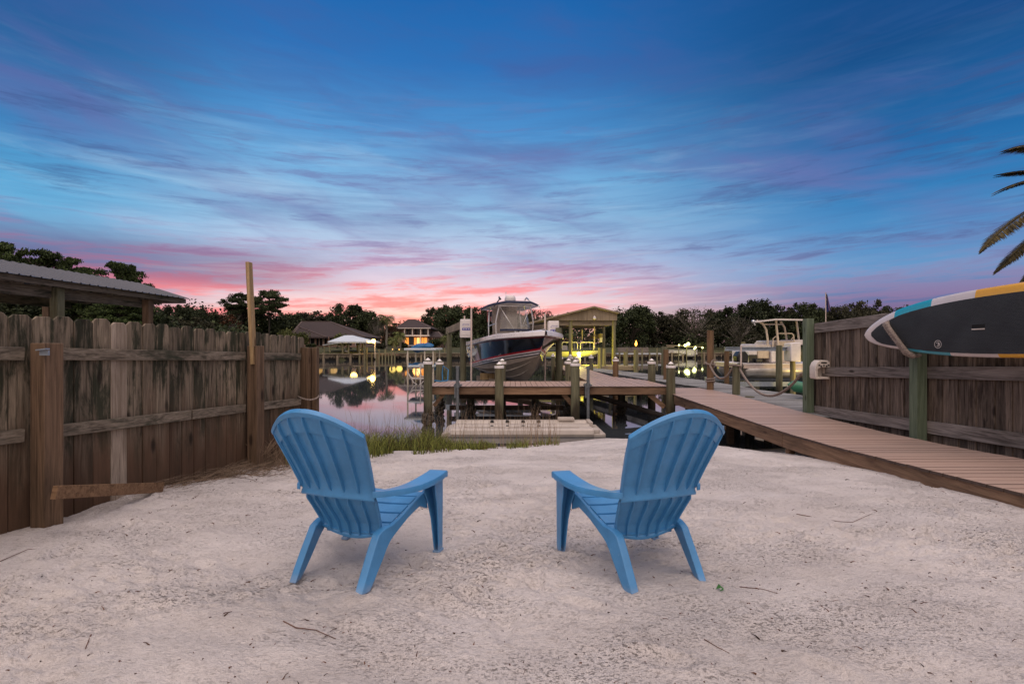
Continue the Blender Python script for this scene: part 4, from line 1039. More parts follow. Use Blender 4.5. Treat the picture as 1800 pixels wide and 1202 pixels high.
# ================================================================== BOATS
BOAT = Matrix.Translation(Vector((-.79,21.45,.72))) @ Matrix.Rotation(math.radians(180+15), 4, 'Z')   # +y of the hull points at the bow
def sect(t):
    m0 = max(0,(t-.5)/.5); bs = 1.32*(1-m0**3.3)
    c0 = max(0,(t-.28)/.64); bc = 1.06*max(0,(1-min(1,c0)**1.9))
    zc = .46+.56*max(0,min(1,(t-.35)/.57))**1.8
    zk = 0 if t < .55 else (zc*min(1,(t-.55)/.37)**2.1)
    if t > .92: f = (t-.92)/.08; zk = 1.02+.75*f; zc = zk
    zs = 1.40+.30*t**1.2
    zst = .62+.70*t**1.35
    return bs, bc, zc, zk, zs, zst
def navy_boat():
    R = thing('motor_boat', 'navy and tan motor boat with red stripes raised on the lift behind the dock', 'boat', (-.1,18.3,.72))
    T_ = lambda x, y, z: BOAT @ Vector((x, y, z))
    Lh = 7.0; N = 44
    mats = [M['tan'],M['black'],M['white'],M['red'],M['hull_navy'],simple('dark_red_line',(.16,.004,.012,1),.3)]
    # rows: fractions below and above the stripe
    rows_m = []
    mb = MB()
    def pts(t, s):
        bs, bc, zc, zk, zs, zst = sect(t)
        zst = max(zst, zk+.0); out = [(0, zk)]
        fl = 1.0+1.2*max(0,(t-.4)/.6)
        def side(z):
            f = max(0,min(1,(z-zc)/max(1e-4,zs-zc))); return bc+(bs-bc)*f**fl
        # bottom with a reverse chine
        out += [(bc*.5, zk+(zc-zk)*.47), (bc*.985, zc-.012), (bc+.02 if bc > .02 else bc, zc)]
        g = [-.0, .055,.085,.13,.16,.205]
        base = [zst+q for q in (-.20,-.165,-.125,-.09,-.05,0.0)]
        for z in base: z = max(z, zc); out.append((side(z) if z > zc else bc+(.02 if bc > .02 else 0), z))
        ztop = zs-.075
        for f in (.33,.66,1): z = max(zc, zst+(ztop-.03-zst)*f); out.append((side(z), z))
        out.append((side(ztop), ztop)); out.append((side(zs), zs-.02))
        return [T_(s*x, t*Lh, z) for x, z in out]
    rm = [0,0,0, 0, 1,2,1,2,3, 4,4,4, 5, 4]
    for s in (-1,1):
        b = len(mb.v); K = None
        for k in range(N+1):
            t = k/N; p = pts(t, s); K = len(p); mb.v += p
        for k in range(N):
            for q in range(K-1):
                a = b+k*K+q; mb.f.append([a,a+1,a+1+K,a+K]); mb.m.append(rm[q])
    b = len(mb.v)
    # transom
    pl = [T_(s*x, 0, z) for s, x, z in ((1,0,0),(1,1.06,.46),(1,1.27,1.3),(-1,1.27,1.3),(-1,1.06,.46))]
    mb.add(pl, [(0,1,2,3,4)], 4)
    mb.build('hull', mats, R, smooth=32)
    for s in (-1,1):      # running strakes
        for f, t1 in ((.42,.80),(.78,.86)):
            pts_ = []
            for k in range(16):
                t = .1+(t1-.1)*k/15; bs, bc, zc, zk, zs, _ = sect(t); pts_.append(T_(s*bc*f, t*Lh, zk+(zc-zk)*f*.95-.006))
            MB().tube(pts_, [.018]*14+[.012,.004], 6).build('strake', simple('pale_strake',(.46,.40,.32,1),.5) if 'pale_strake' not in bpy.data.materials else bpy.data.materials['pale_strake'], R, smooth=50)
    # white cap, rub rail and foredeck
    cp = MB(); b = 0; prof = [(0.010,-.075),(.045,-.05),(.03,.07),(-.06,.105),(-.20,.115),(-.24,.08)]
    ring_ = []
    for s in (-1,1):
        b = len(cp.v)
        for k in range(N+1):
            t = k/N; bs, *_ , zs, _z = sect(t)
            for ox, oz in prof: cp.v.append(T_(s*max(0,bs+ox if bs+ox > 0 else 0), t*Lh+(ox*1.0 if t > .97 and ox > 0 else 0), zs+oz))
        for k in range(N):
            for q in range(5): a = b+k*6+q; cp.f.append([a,a+1,a+7,a+6]); cp.m.append(0)
    cp.build('gunwale', M['white'], R, smooth=45)
    fdk = MB(); n = 12
    for k in range(n+1):
        t = .60+.40*k/n; bs, *_ , zs, _z = sect(t); w = max(.0, bs-.2)
        for q in range(5): x = w*(-1+q/2); fdk.v.append(T_(x, t*Lh-.02, zs+.10+.06*(1-(x/(w+.01))**2)))
    for k in range(n):
        for q in range(4): a = k*5+q; fdk.f.append([a,a+1,a+6,a+5]); fdk.m.append(0)
    fdk.build('foredeck', M['white'], R, smooth=40)
    fl = MB(); fl.add([T_(-1.1,.05,.75),T_(1.1,.05,.75),T_(1.1,4.3,.8),T_(-1.1,4.3,.8)],[(0,1,2,3)]); fl.build('deck', M['white'], R)
    ob = lambda mb, x0,x1,y0,y1,z0,z1,m=0: mb.add([T_(x,y,z) for z in (z0,z1) for y in (y0,y1) for x in (x0,x1)], [(0,2,3,1),(4,5,7,6),(0,1,5,4),(2,6,7,3),(0,4,6,2),(1,3,7,5)], m)
    T0 = T_; T_ = lambda x, y, z: T0(x*.84+.14, y, z)
    # console
    mb = MB(); ob(mb,-.62,.62,2.7,4.0,.78,1.80); ob(mb,-.72,.72,3.6,4.35,.9,1.72); mb.build('console', M['white'], R, bevel=.06, segs=3)
    mb = MB(); ob(mb,-.22,.12,4.352,4.36,1.56,1.70); mb.build('console_hatch', M['dark_glass'], R)
    # windscreen enclosure: clear curtains with a navy hem
    wsn = MB(); fr_ = [(-.68,4.05),(-.46,4.35),(.46,4.35),(.68,4.05)]; up_ = [(-.56,3.75),(-.40,4.0),(.40,4.0),(.56,3.75)]
    for k in range(3): wsn.add([T_(*fr_[k],1.88),T_(*fr_[k+1],1.88),T_(*up_[k+1],2.80),T_(*up_[k],2.80)],[(0,1,2,3)])
    gl = simple('hazy_clear_vinyl', (.30,.27,.23,1), .2, 0, 2.5, .5); gl.node_tree.nodes['Principled BSDF'].inputs['Alpha'].default_value = .55; wsn.build('windscreen', gl, R, smooth=0, recalc=False)
    mb = MB()
    for k in range(3):
        mb.bar(T_(fr_[k][0],fr_[k][1]+.01,1.90),T_(fr_[k+1][0],fr_[k+1][1]+.01,1.90),.02,.07); 
    mb.build('curtain_hem', M['navy_canvas'], R)
    mb = MB(); ob(mb,-.60,.60,2.5,2.52,1.3,2.80); mb.build('rear_curtain', simple('pale_curtain',(.42,.36,.31,1),.8), R)
    # seat behind
    mb = MB(); ob(mb,-.5,.5,1.9,2.4,.8,1.7); mb.build('seat', M['white'], R, bevel=.05)
    # T-top: frame and roof
    fm = MB()
    for s in (-1,1):
        fm.tube([T_(s*.80,3.9,1.45),T_(s*.84,3.95,2.2),T_(s*.70,4.0,2.78)],.028,8); fm.tube([T_(s*.80,2.6,1.35),T_(s*.78,2.5,2.2),T_(s*.70,2.4,2.8)],.028,8)
        fm.tube([T_(s*.80,3.9,1.45),T_(s*.80,2.6,1.35)],.022,6); fm.tube([T_(s*.70,4.0,2.78),T_(s*.08,4.36,1.80)],.016,6)
        fm.tube([T_(s*.80,2.6,2.1),T_(s*.80,3.95,2.15)],.018,6)
    fm.tube([T_(-.7,4.0,2.78),T_(.7,4.0,2.78)],.022,6); fm.tube([T_(-.7,2.4,2.8),T_(.7,2.4,2.8)],.022,6)
    tt = fm.build('t_top_frame', M['alu'], R, smooth=50)
    roof = [(-.55,4.55),(.55,4.55),(1.02,4.15),(1.08,3.3),(1.05,2.0),(-1.05,2.0),(-1.08,3.3),(-1.02,4.15)]
    def rfz(x,y): return 2.88-.10*x*x-.015*(y-3.2)**2
    rf = MB(); 
    for zoff, sc_ in ((0,1.0),(.04,1.02),(.10,.95)):
        rf.v += [T_(x*sc_,3.2+(y-3.2)*sc_,rfz(x,y)+zoff) for x,y in roof]
    for j in range(2):
        for k in range(8): rf.f.append([j*8+k,j*8+(k+1)%8,(j+1)*8+(k+1)%8,(j+1)*8+k]); rf.m.append(1)
    rf.v.append(T_(0,3.2,3.02)); rf.v.append(T_(0,3.2,2.84)); 
    for k in range(8): rf.f.append([16+k,16+(k+1)%8,24]); rf.m.append(1); rf.f.append([(k+1)%8,k,25]); rf.m.append(0)
    rf.build('t_top', [M['white'],M['navy_canvas']], R, smooth=20, bevel=.01)
    rd = MB()
    for k,(r_,z_) in enumerate(((.16,2.97),(.235,2.99),(.25,3.06),(.235,3.15),(.19,3.21),(.05,3.23))):
        rd.v += [T_(r_*math.cos(2*PI*q/20),3.3+r_*math.sin(2*PI*q/20),z_) for q in range(20)]
    for k in range(5):
        for q in range(20): rd.f.append([k*20+q,k*20+(q+1)%20,(k+1)*20+(q+1)%20,(k+1)*20+q]); rd.m.append(0)
    rd.f.append([100+q for q in range(20)]); rd.m.append(0)
    rd.build('radar_dome', M['box_white'], R, smooth=40)
    mb = MB().tube([T_(.1,3.0,3.0),T_(.1,3.0,3.36)],.008,6).sphere(T_(.1,3.0,3.38),.022,8); mb.build('masthead_light', M['white'], R, smooth=40)
    for s in (-1,1):   # outrigger brackets folded on the roof
        mb = MB().tube([T_(s*1.0,4.3,2.74),T_(s*.66,3.9,3.02)],.022,6).tube([T_(s*.66,3.9,3.02),T_(s*.62,3.7,3.12),T_(s*.54,3.7,3.02)],.03,6); mb.build('outrigger', M['black'] if s > 0 else M['alu'], R, smooth=50)
    T_ = T0
    for s in (-1,1):
        mb = MB(); ob(mb, s*.45-.2,s*.45+.2,-.75,-.15,.95,1.65); ob(mb, s*.45-.09,s*.45+.09,-.7,-.2,.0,.95); mb.build('outboard_motor', M['black'], R, bevel=.08, segs=3)
    # flag on a short staff at the roof
    fg = MB(); p = P(864.5,567,19.2); q = P(864.5,547.5,19.2)
    fg.tube([p, q],.012,6); fs = fg.build('flag_staff', M['alu'], R)
    f2 = MB(); w_ = 8.3*19.2/850; h_ = 17.5*19.2/850
    for k in range(7):
        xa = q.x-w_+w_*k/7; xb = q.x-w_+w_*(k+1)/7; mm = 0 if k % 2 == 0 else 1
        zt = q.z-.01; zb_ = zt-h_-.04*math.sin(k)
        f2.add([(xa,q.y+.02*math.sin(k*1.3),zb_),(xb,q.y+.02*math.sin(k*1.3+1.3),zb_),(xb,q.y+.02*math.sin(k*1.3+1.3),zt),(xa,q.y+.02*math.sin(k*1.3),zt)],[(0,1,2,3)],mm)
    f2.box(q.x-w_*.55,q.x,q.y-.035,q.y-.025,q.z-h_*.5,q.z,2)
    f2.build('flag', [simple('flag_red',(.5,.06,.06,1),.8),simple('flag_white',(.6,.5,.48,1),.8),M['navy_canvas']], R, smooth=0, recalc=False)
    # faded lettering on the gunwale: short slanted strokes
    lt = MB(); rr = random.Random(3)
    for k in range(15):
        t = .905-.013*k if k < 2 else .90-.0125*k; t = .93-.013*k
        if k == 2: continue
        bs, *_, zs, _z = sect(t); s = 1
        # starboard side of the hull faces the left of the picture
        a = T_(s*(bs+.045), t*Lh, zs+.012); b_ = T_(s*(bs+.036), t*Lh-.04, zs+.030+.02*rr.random())
        lt.bar(a, b_, .012, .01)
    lt.build('lettering', M['ink'], R)
    return R
navy_boat()
# ------------------------------------------------------------------ lift of the navy boat
LF = thing('boat_lift', 'four-post timber boat lift with white motor boxes holding the navy boat', 'boat lift', (-.7,18.8,0))
lp = [(-1.78,17.6),(-2.75,21.2),(1.62,16.75),(.35,20.3)]
for (x,y) in lp: pile(LF, x, y, 2.68, .11, cap=False, m='pile')
mb = MB()
MB().bar((-1.86,17.75,2.80),(-2.95,21.9,2.72),.10,.28,up=(0,0,1)).build('top_beam', M['lumber'], LF, bevel=.01)
MB().bar((1.40,17.55,2.72),(.2,20.9,2.70),.10,.26,up=(0,0,1)).build('top_beam', M['lumber'], LF, bevel=.01)
for y0_ in (17.5,20.0): MB().bar((-2.1-(y0_-17.5)*.3,y0_+.25,.50),(1.5-(y0_-17.5)*.3,y0_-.75,.50),.14,.22,up=(0,0,1)).build('cradle_beam', M['galv'], LF)
for s in (-.55,.55):
    d = Vector((math.cos(math.radians(18.6)),-math.sin(math.radians(18.6)),0))
    a = Vector((-.35,18.9,.66))+d*s; fw = Vector((.319,-.948,0)); MB().bar(a-fw*1.9+Vector((0,0,0)), a+fw*1.5, .12,.24,up=(0,0,1)).build('bunk', M['lumber'], LF)
MB().box(-1.25,-.55,19.0,19.1,.72,.98).build('bunk_block', M['stick'], LF, bevel=.01)
for (px,yt,D,zb) in ((828.5,542,17.0,.75),(958,551,16.9,.75),(816.5,555,18.2,2.2)):
    a = P(px,yt,D); MB().cyl((a.x,a.y,zb),a,.030,n=10).build('guide_pole', M['pvc'], LF, smooth=40)
def text(body, loc, size, m, parent, rx=PI/2, rz=0, shear=0.0, name='lettering'):
    cu = bpy.data.curves.new(name,'FONT'); cu.body = body; cu.size = size; cu.align_x = 'CENTER'; cu.align_y = 'CENTER'; cu.shear = shear; cu.extrude = .001
    cu.materials.append(m); t0 = bpy.data.objects.new(name, cu); COL.objects.link(t0); bpy.context.view_layer.update()
    me = bpy.data.meshes.new_from_object(t0.evaluated_get(bpy.context.evaluated_depsgraph_get())); bpy.data.objects.remove(t0)
    o = bpy.data.objects.new(name, me); COL.objects.link(o); o.parent = parent; o.location = Vector(loc)-WL[parent]; o.rotation_euler = (rx,0,rz); return o
def motor_box(px0, px1, py0, py1, D, parent):
    a = P(px0,py0,D); b = P(px1,py1,D); w = b.x-a.x; h = a.z-b.z
    mb = MB().prism([(a.x+.02,D,a.z),(b.x-.02,D,a.z),(b.x,D,b.z+.1*h),(b.x-.01,D,b.z),(a.x+.01,D,b.z),(a.x,D,b.z+.1*h)], (0,.45,0))
    o = mb.build('motor_box', M['box_white'], parent, bevel=.02, segs=3)
    MB().box(a.x+.04,b.x-.04,D-.012,D-.001,b.z+.14*h,a.z-.06).build('panel', M['box_white'], o, bevel=.004)
    cx_ = (a.x+b.x)/2+.02; text('//', (cx_-w*.27,D-.016,a.z-h*.30), h*.17, M['logo_blue'], o, shear=.3)
    text('HiTide', (cx_+w*.06,D-.016,a.z-h*.285), h*.095, M['logo_blue'], o, shear=.3)
    MB().box(a.x+w*.25,b.x-w*.12,D-.016,D-.012,a.z-h*.405,a.z-h*.395).build('small_print', M['ink'], o)
    MB().box(a.x+w*.22,b.x-w*.08,D-.016,D-.012,a.z-h*.60,a.z-h*.47).build('blue_panel', M['logo_blue'], o)
    pn = MB()
    for k in range(3):
        for q in range(2): xx = a.x+w*(.30+.21*k+.07*q); pn.box(xx,xx+w*.045,D-.019,D-.0165,a.z-h*.565,a.z-h*.505)
    pn.build('panel_marks', M['box_white'], o)
    return o
motor_box(808,828.5,561,593.5,17.15,LF); motor_box(963,983.5,564,596,16.95,LF)
# ------------------------------------------------------------------ boathouse behind, with its boat and lamp
BH = thing('boathouse', 'open timber boathouse with plywood gable and wooden piles behind the navy boat', 'boathouse', (5,32,0))
Y0 = 31.0
pf = [P(x,y,Y0) for x,y in ((1085,551),(1043,540.5),(955,562.8),(1085,563.5))]
gpz = [(1085,551.5),(1043,541.2),(934,567.8),(934,571),(956,563.2),(1084.5,563.2)]
MB().prism([P(x,y,Y0) for x,y in gpz], (0,.05,0)).build('gable', M['gable'], BH)
def roof_slab(a, b, depth, t=.09, ov=.25, m='lumber', nm='roof'):
    a = Vector(a); b = Vector(b); n = Vector((-(b.z-a.z),0,b.x-a.x)).normalized()
    if n.z < 0: n = -n
    return MB().prism([a-Vector((0,ov,0)), b-Vector((0,ov,0)), b-Vector((0,ov,0))+n*t, a-Vector((0,ov,0))+n*t], (0,depth+2*ov,0)).build(nm, M[m], BH)
pk = P(1043,540.8,Y0); lfp = P(930,569.5,Y0); rgp = P(1087,551.6,Y0)
roof_slab(lfp, pk, 7.5); roof_slab(pk, rgp, 7.5)
for (px,y,m_) in ((1003,Y0+.2,'pile_far'),(1079,Y0+.2,'pile_far'),(987,36.5,'pile_far'),(1061,36.5,'pile_far')):
    x = (px-U0)*y/F; pile(BH, x, y, 3.7, .12, cap=False, m=m_)
x0_ = P(1002,0,Y0+.1).x; x1_ = P(1081,0,Y0+.1).x
for yy in (Y0+.16,36.5): MB().box(x0_-1.6,x1_+.1,yy,yy+.1,3.36,3.70).build('beam', M['lumber'], BH)
for xx in (x0_,x1_-.2): MB().box(xx,xx+.1,Y0+.3,38,3.40,3.66).build('beam', M['lumber'], BH)
b_ = P(1065,590,35.5); MB().bar(P(1030,595.5,36),P(1058,589.5,33),.12,.26,up=(0,0,1)).build('lift_beam', M['lumber'], BH)
MB().bar(P(994,598,36),P(1012,594,36),.12,.2,up=(0,0,1)).build('lift_beam', M['lumber'], BH)
for (px,y0,y1,D) in ((1045,574,612,33),(1023.5,580,612,34)): MB().cyl(P(px,y1,D),P(px,y0,D),.045,n=8).build('guide_pole', M['pvc'], BH, smooth=40)
a = P(1054,586,33.5); MB().box(a.x,a.x+.20,33.5,33.8,a.z-.62,a.z).build('motor_box', M['box_white'], BH, bevel=.02)
a = P(1045,559,Y0-.05); MB().sphere(a-Vector((0,.03,0)),.11,12,sz=(1,.7,1)).cyl(a+Vector((0,.04,.02)),a+Vector((0,0,.14)),.05,n=8).build('floodlight', M['box_white'], BH, smooth=40)
mb = MB(); a0 = P(1076,647,27.6)
x = 3.6
mb2 = MB()
while x < 7.35: mb2.box(x,min(x+.14,7.38),27.9,30.4,.84,.87); x += .146
mb2.build('deck', M['lumber'], BH)
MB().box(3.55,7.38,27.86,27.9,.66,.84).build('fascia', M['lumber'], BH)
for (x,y,z) in ((7.10,27.75,1.84),(7.15,30.3,.9),(3.9,28,.9),(5.05,27.8,1.95),(5.45,28.6,1.9)): pile(BH, x, y, z, .11, cap=False, m='pile_far')
WB = thing('white_boat', 'small white boat with bow rail and navy bimini inside the boathouse', 'boat', (4.8,33.3,1.3))
mb = MB(); N = 18
def hull_simple(mb, L_, beam, x_b, yc, z0, h, mats=(0,1,2), dirx=1):
    N = 20; K = 5
    for s in (-1,1):
        b = len(mb.v)
        for k in range(N+1):
            t = k/N; w = beam/2*(1-max(0,(t-.5)/.5)**2.4); zk = z0+h*.55*max(0,(t-.6)/.4)**2; zs = z0+h*(1+.18*t)
            for (f,g) in ((0,0),(.62,.25),(.80,.45),(1,.82),(1,1)):
                mb.v.append(Vector((x_b-dirx*L_*(1-t)-dirx*(1-g)*.35*max(0,t-.6)*2, yc+s*w*f, zk+(zs-zk)*g)))
        for k in range(N):
            for q in range(K-1): a = b+k*K+q; mb.f.append([a,a+1,a+1+K,a+K]); mb.m.append([mats[0],mats[0],mats[0],mats[1]][q])
    b = len(mb.v)
hull_simple(mb, 5.0, 2.1, P(1058,0,33.3).x, 33.3, CZ-.84, .52)
mb.build('hull', [M['white'],M['navy_canvas']], WB, smooth=40)
xb = P(1058,0,33.3).x
dk = MB()
for k in range(13):
    t = k/12; w = 1.02*(1-max(0,(t-.5)/.5)**2.4)
    dk.v += [Vector((xb-5*(1-t)-.02,33.3-w,CZ-.84+.52*(1+.18*t))), Vector((xb-5*(1-t)-.02,33.3+w,CZ-.84+.52*(1+.18*t)))]
for k in range(12): dk.f.append([2*k,2*k+1,2*k+3,2*k+2]); dk.m.append(0)
dk.build('deck', M['white'], WB)
mb = MB()
for (a_, b__) in ((-4.4,-3.0),(-2.85,-1.8),(-1.6,-.7)):
    for yy in (32.45,34.1):
        z_ = CZ-.25; mb.tube([(xb+a_,yy,z_),(xb+a_,yy,z_+.42),(xb+a_+.08,yy,z_+.5),(xb+b__-.08,yy,z_+.5),(xb+b__,yy,z_+.42),(xb+b__,yy,z_)],.035,6)
mb.build('bow_rail', M['white'], WB, smooth=50)
mb = MB().grid(lambda a,b: Vector((xb-4.2+2.0*a, 32.5+1.7*b, CZ+.62+.16*math.sin(PI*a)+.06*math.sin(PI*b))), 10, 6)
mb.build('bimini', M['navy_canvas'], WB, solid=.08)
mb = MB()
for yy in (32.5,34.2):
    mb.tube([(xb-4.0,yy,CZ-.3),(xb-3.4,yy,CZ+.68)],.02,6).tube([(xb-3.0,yy,CZ-.3),(xb-3.3,yy,CZ+.7)],.02,6)
mb.build('bimini_frame', M['alu'], WB)
mb = MB().box(xb-3.0,xb-2.4,33.0,33.6,CZ-.6,CZ+.05); mb.build('console', M['white'], WB, bevel=.05)
def lamp_light(name, loc, power, col, rad, parent=None):
    l = bpy.data.lights.new(name,'POINT'); l.energy = power; l.color = col; l.shadow_soft_size = rad
    o = bpy.data.objects.new(name, l); COL.objects.link(o)
    o.location = Vector(loc)-(WL[parent] if parent else Vector((0,0,0)))
    if parent: o.parent = parent
    return o
DL = thing('dock_lamp', 'glowing yellow dock lamp on a pale box post in front of the boathouse', 'lamp', (P(1017,0,27.4).x,27.4,.9))
c = P(1017.5,621,27.4)
MB().box(c.x-.10,c.x+.10,27.3,27.5,.87,c.z-.10).build('post', M['pvc'], DL, bevel=.01)
MB().sphere(c,.10,12,sz=(1.3,1,.8)).build('bulb', M['yellow_lamp'], DL, smooth=60)
MB().cyl(c+Vector((0,0,.09)),c+Vector((0,0,.12)),.17,.05,n=12).build('shade', M['alu'], DL)
lamp_light('lamp_light', c-Vector((0,.16,-.02)), 140, (1,.85,.10), .08, DL)
lamp_light('lamp_light', Vector((4.9,31.2,1.15)), 280, (1,.86,.05), .15, DL)
# ------------------------------------------------------------------ pontoon boat on its lift at the right
PB = thing('pontoon_boat', 'cream pontoon boat with white T-top on a lift behind the rope rail', 'boat', (11.2,21.5,1.3))
def Q(px, py, D=21.0): return P(px, py, D)
for yy in (20.6,22.9):
    a = Q(1290,652.5,yy); z_ = 1.0
    MB().tube([(9.75,yy,z_),(9.95,yy,z_),(15.2,yy,z_),(15.9,yy,z_+.15),(16.2,yy,z_+.3)],[.12,.32,.32,.25,.05],20).build('pontoon', M['tube_alu'], PB, smooth=50)
zd = Q(0,638,21).z
MB().box(9.7,16.0,20.3,23.2,zd-.20,zd-.05).build('deck_edge', M['pvc'], PB)
MB().box(9.68,16.0,20.28,23.2,zd-.05,zd).build('deck', M['box_white'], PB)
cream = simple('cream_vinyl',(.55,.45,.34,1),.5)
def pbox(px0,px1,py0,py1,D,dep,m,nm,bev=.03):
    a = P(px0,py0,D); b = P(px1,py1,D); return MB().box(a.x,b.x,D,D+dep,b.z,a.z).build(nm, m, PB, bevel=bev)
pbox(1316,1331,617,638,20.9,1.6,M['box_white'],'stern_seat'); pbox(1316.5,1330.5,623.5,637.5,20.86,.04,M['black'],'locker_door',.0)
pbox(1332,1352,615,630,20.9,1.6,cream,'seat'); pbox(1329,1341,631,638,20.7,.5,M['black'],'battery_box')
pbox(1327,1356,604.5,612,21.2,1.4,M['box_white'],'seat_back',.06); pbox(1356,1364,617,637,20.8,1.5,M['box_white'],'console_base')
pbox(1358,1396,598,609,21.3,1.4,M['box_white'],'helm_top',.06); pbox(1366,1396,600,638,21.1,1.3,cream,'helm'); pbox(1396,1425,597,606,21.6,1.2,M['box_white'],'bow_seat',.05)
mb = MB()
a = P(1303,627,20.4)
mb.prism([(a.x-.22,20.25,a.z-.22),(a.x+.22,20.25,a.z-.26),(a.x+.26,20.25,a.z+.05),(a.x+.12,20.25,a.z+.25),(a.x-.14,20.25,a.z+.22),(a.x-.26,20.25,a.z+.02)],(0,.42,0)).box(a.x-.1,a.x+.1,20.3,20.6,a.z-.9,a.z-.26).build('outboard_motor', M['black'], PB, bevel=.05, segs=3)
fm = MB(); zt = P(0,563,21).z
def sh_(pts, yy): return [P(x, y, yy) for x, y in pts]
fm.tube(sh_([(1349,608),(1349.5,598),(1347,580),(1341,569),(1330,563.5)],20.7), .045, 8)
fm.tube(sh_([(1368,606),(1364,563)],20.7), .045, 8)
fm.tube(sh_([(1405,606),(1400,563)],22.5), .045, 8)
fm.tube(sh_([(1383,598),(1379,575),(1372,565)],22.5), .045, 8)
fm.tube([P(1343,570,20.8),P(1376,570,22.4)], .03, 8)
fm.tube([P(1358,610,20.8),P(1359,595,20.8),P(1364,591,20.8)],.025,6); fm.tube([P(1366,604,20.9),P(1366,586,20.9),P(1392,586,20.9),P(1395,589,20.9),P(1396,604,20.9)],.028,6)
fm.tube([P(1390,603,21.2),P(1391,596,21.2),P(1395,592,21.2)],.022,6)
fm.build('top_frame', simple('cream_tube',(.60,.50,.40,1),.35), PB, smooth=50)
MB().add([P(1323,565,20.4),P(1364,560,20.3),P(1421,561,20.3),P(1421,561.5,23),P(1364,561,23),P(1325,564,23)],[(0,1,4,5),(1,2,3,4)]).build('t_top', M['box_white'], PB, smooth=0, recalc=False, solid=.06)
MB().sphere(P(1324,565,20.4),.08,8).cyl(P(1325,565,20.4),P(1327,572,20.4),.03,n=6).build('stern_light', M['alu'], PB)
L2 = thing('boat_lift', 'boat lift of wooden piles and a galvanised beam holding the pontoon boat', 'boat lift', (10.4,19.5,0))
MB().box(P(1274,0,19.2).x,P(1392,0,19.2).x,19.1,19.3,P(0,616.5,19.2).z,P(0,616,19.2).z+.0).box(P(1274,0,19.2).x,P(1392,0,19.2).x,19.19,19.21,P(0,616,19.2).z,P(0,610.8,19.2).z).box(P(1274,0,19.2).x,P(1392,0,19.2).x,19.1,19.3,P(0,610.8,19.2).z,P(0,610.3,19.2).z+.01).build('beam', M['galv'], L2)
for (px,yt,D,m_,r) in ((1277.5,617,20.0,'pile_brown',.095),(1369.5,607,18.6,'pile',.115),(1393.5,632,19.3,'pile_far',.10),(1306.5,601,25.5,'pile_far',.11),(1331,599,25.5,'pile_far',.11)):
    x = (px-U0)*D/F; pile(L2, x, D, CZ-(yt-V0)*D/F, r, cap=(yt == 599), m=m_)
a = P(1390,603,18.9); b = P(1408,636,18.9)
MB().prism([(a.x,18.9,a.z),(b.x,18.9,a.z+.03),(b.x,18.9,b.z),(a.x,18.9,b.z+.02)],(0,.5,0)).build('motor_box', M['box_white'], L2, bevel=.03)
MB().cyl(P(1302.5,645,18.8),P(1302.5,607,18.8),.035,n=8).build('guide_pole', M['pvc'], L2, smooth=40)
MB().box(9.3,13.5,20.0,20.15,.38,.56).box(9.3,13.5,23.2,23.35,.38,.56).build('cradle_beam', M['galv'], L2)
lamp_light('lamp_light', (11.9,18.6,1.0), 50, (1,.72,.2), .1, L2)
# kayak beside the green post
KY = thing('kayak', 'green kayak with blue hatch lying on the grey pier behind the green post', 'kayak', (7.2,11.6,.9))
mb = MB(); c0 = P(1393,672,11.5); N = 20
for k in range(N+1):
    t = k/N; w = .36*math.sin(PI*min(1,(t*1.0)))**.6 if 0 < t < 1 else .01; 
    for q in range(12): a = 2*PI*q/12; mb.v.append(Vector((c0.x+3.1*t, 11.7+w*math.cos(a), 1.02-.03*math.sin(PI*t)+.14*math.sin(a)*(1 if 0<t<1 else .1)+.10*(2*t-1)**4)))
for k in range(N):
    for q in range(12): mb.f.append([k*12+q,k*12+(q+1)%12,(k+1)*12+(q+1)%12,(k+1)*12+q]); mb.m.append(0)
mb.build('hull', simple('kayak_green',(.03,.15,.08,1),.4), KY, smooth=60)
MB().box(c0.x+.35,c0.x+.75,11.5,11.9,1.13,1.17).build('hatch', simple('hatch_blue',(.05,.18,.42,1),.4), KY, bevel=.015)
# jet-ski lift in the left middle distance
JL = thing('jet_ski_lift', 'small white pipe lift with blue covers standing in the water left of the dock', 'boat lift', (-5.2,26,0))
JD = 26.0
MB().box(P(710,0,JD).x,P(766.5,0,JD).x,JD,JD+2.4,P(0,616,JD).z,P(0,612,JD).z).build('canopy', M['white_roof'], JL, bevel=.03)
wp = simple('white_pipe',(.55,.47,.38,1),.5)
for px in (716,746,761):
    for dd in ((0,2.2) if px != 746 else (0,)):
        x = (px-U0)*JD/F; MB().cyl((x,JD+.1+dd,-.5),(x,JD+.1+dd,P(0,616,JD).z),.045,n=8).build('post', wp, JL, smooth=40)
z_ = P(0,643.5,JD).z
MB().box(P(717,0,JD).x,P(763,0,JD).x,JD-.05,JD+2.2,z_-.06,z_+.04).build('cradle', M['white_roof'], JL, bevel=.02)
mb = MB().tube([P(717,655,JD-.1),P(721,662,JD-.1),P(726,665.5,JD-.1),P(750,665.5,JD-.1)],.035,8).tube([P(721,662,JD-.1),P(727,672,JD-.1),P(734,676.5,JD-.1),P(740,675,JD-.1),P(746,668,JD-.1)],.025,8).tube([P(739,640,JD-.1),P(739,676,JD-.1)],.035,8).tube([P(733,650,JD-.1),P(737,659,JD-.1),P(745,662,JD-.1)],.025,8)
mb.build('pipe_frame', M['trim'], JL, smooth=50)
def lump(name, c, r, sz, m, parent, seed=0, label=None, cat=None):
    mb = MB().sphere(c, r, 20, sz=sz)
    for v in mb.v: v += Vector((mnoise.noise(v*2.3+Vector((seed,0,0))),mnoise.noise(v*2.3+Vector((0,seed,5))),mnoise.noise(v*2.3+Vector((9,0,seed)))))*r*.35
    return mb.build(name, m, parent, smooth=60)
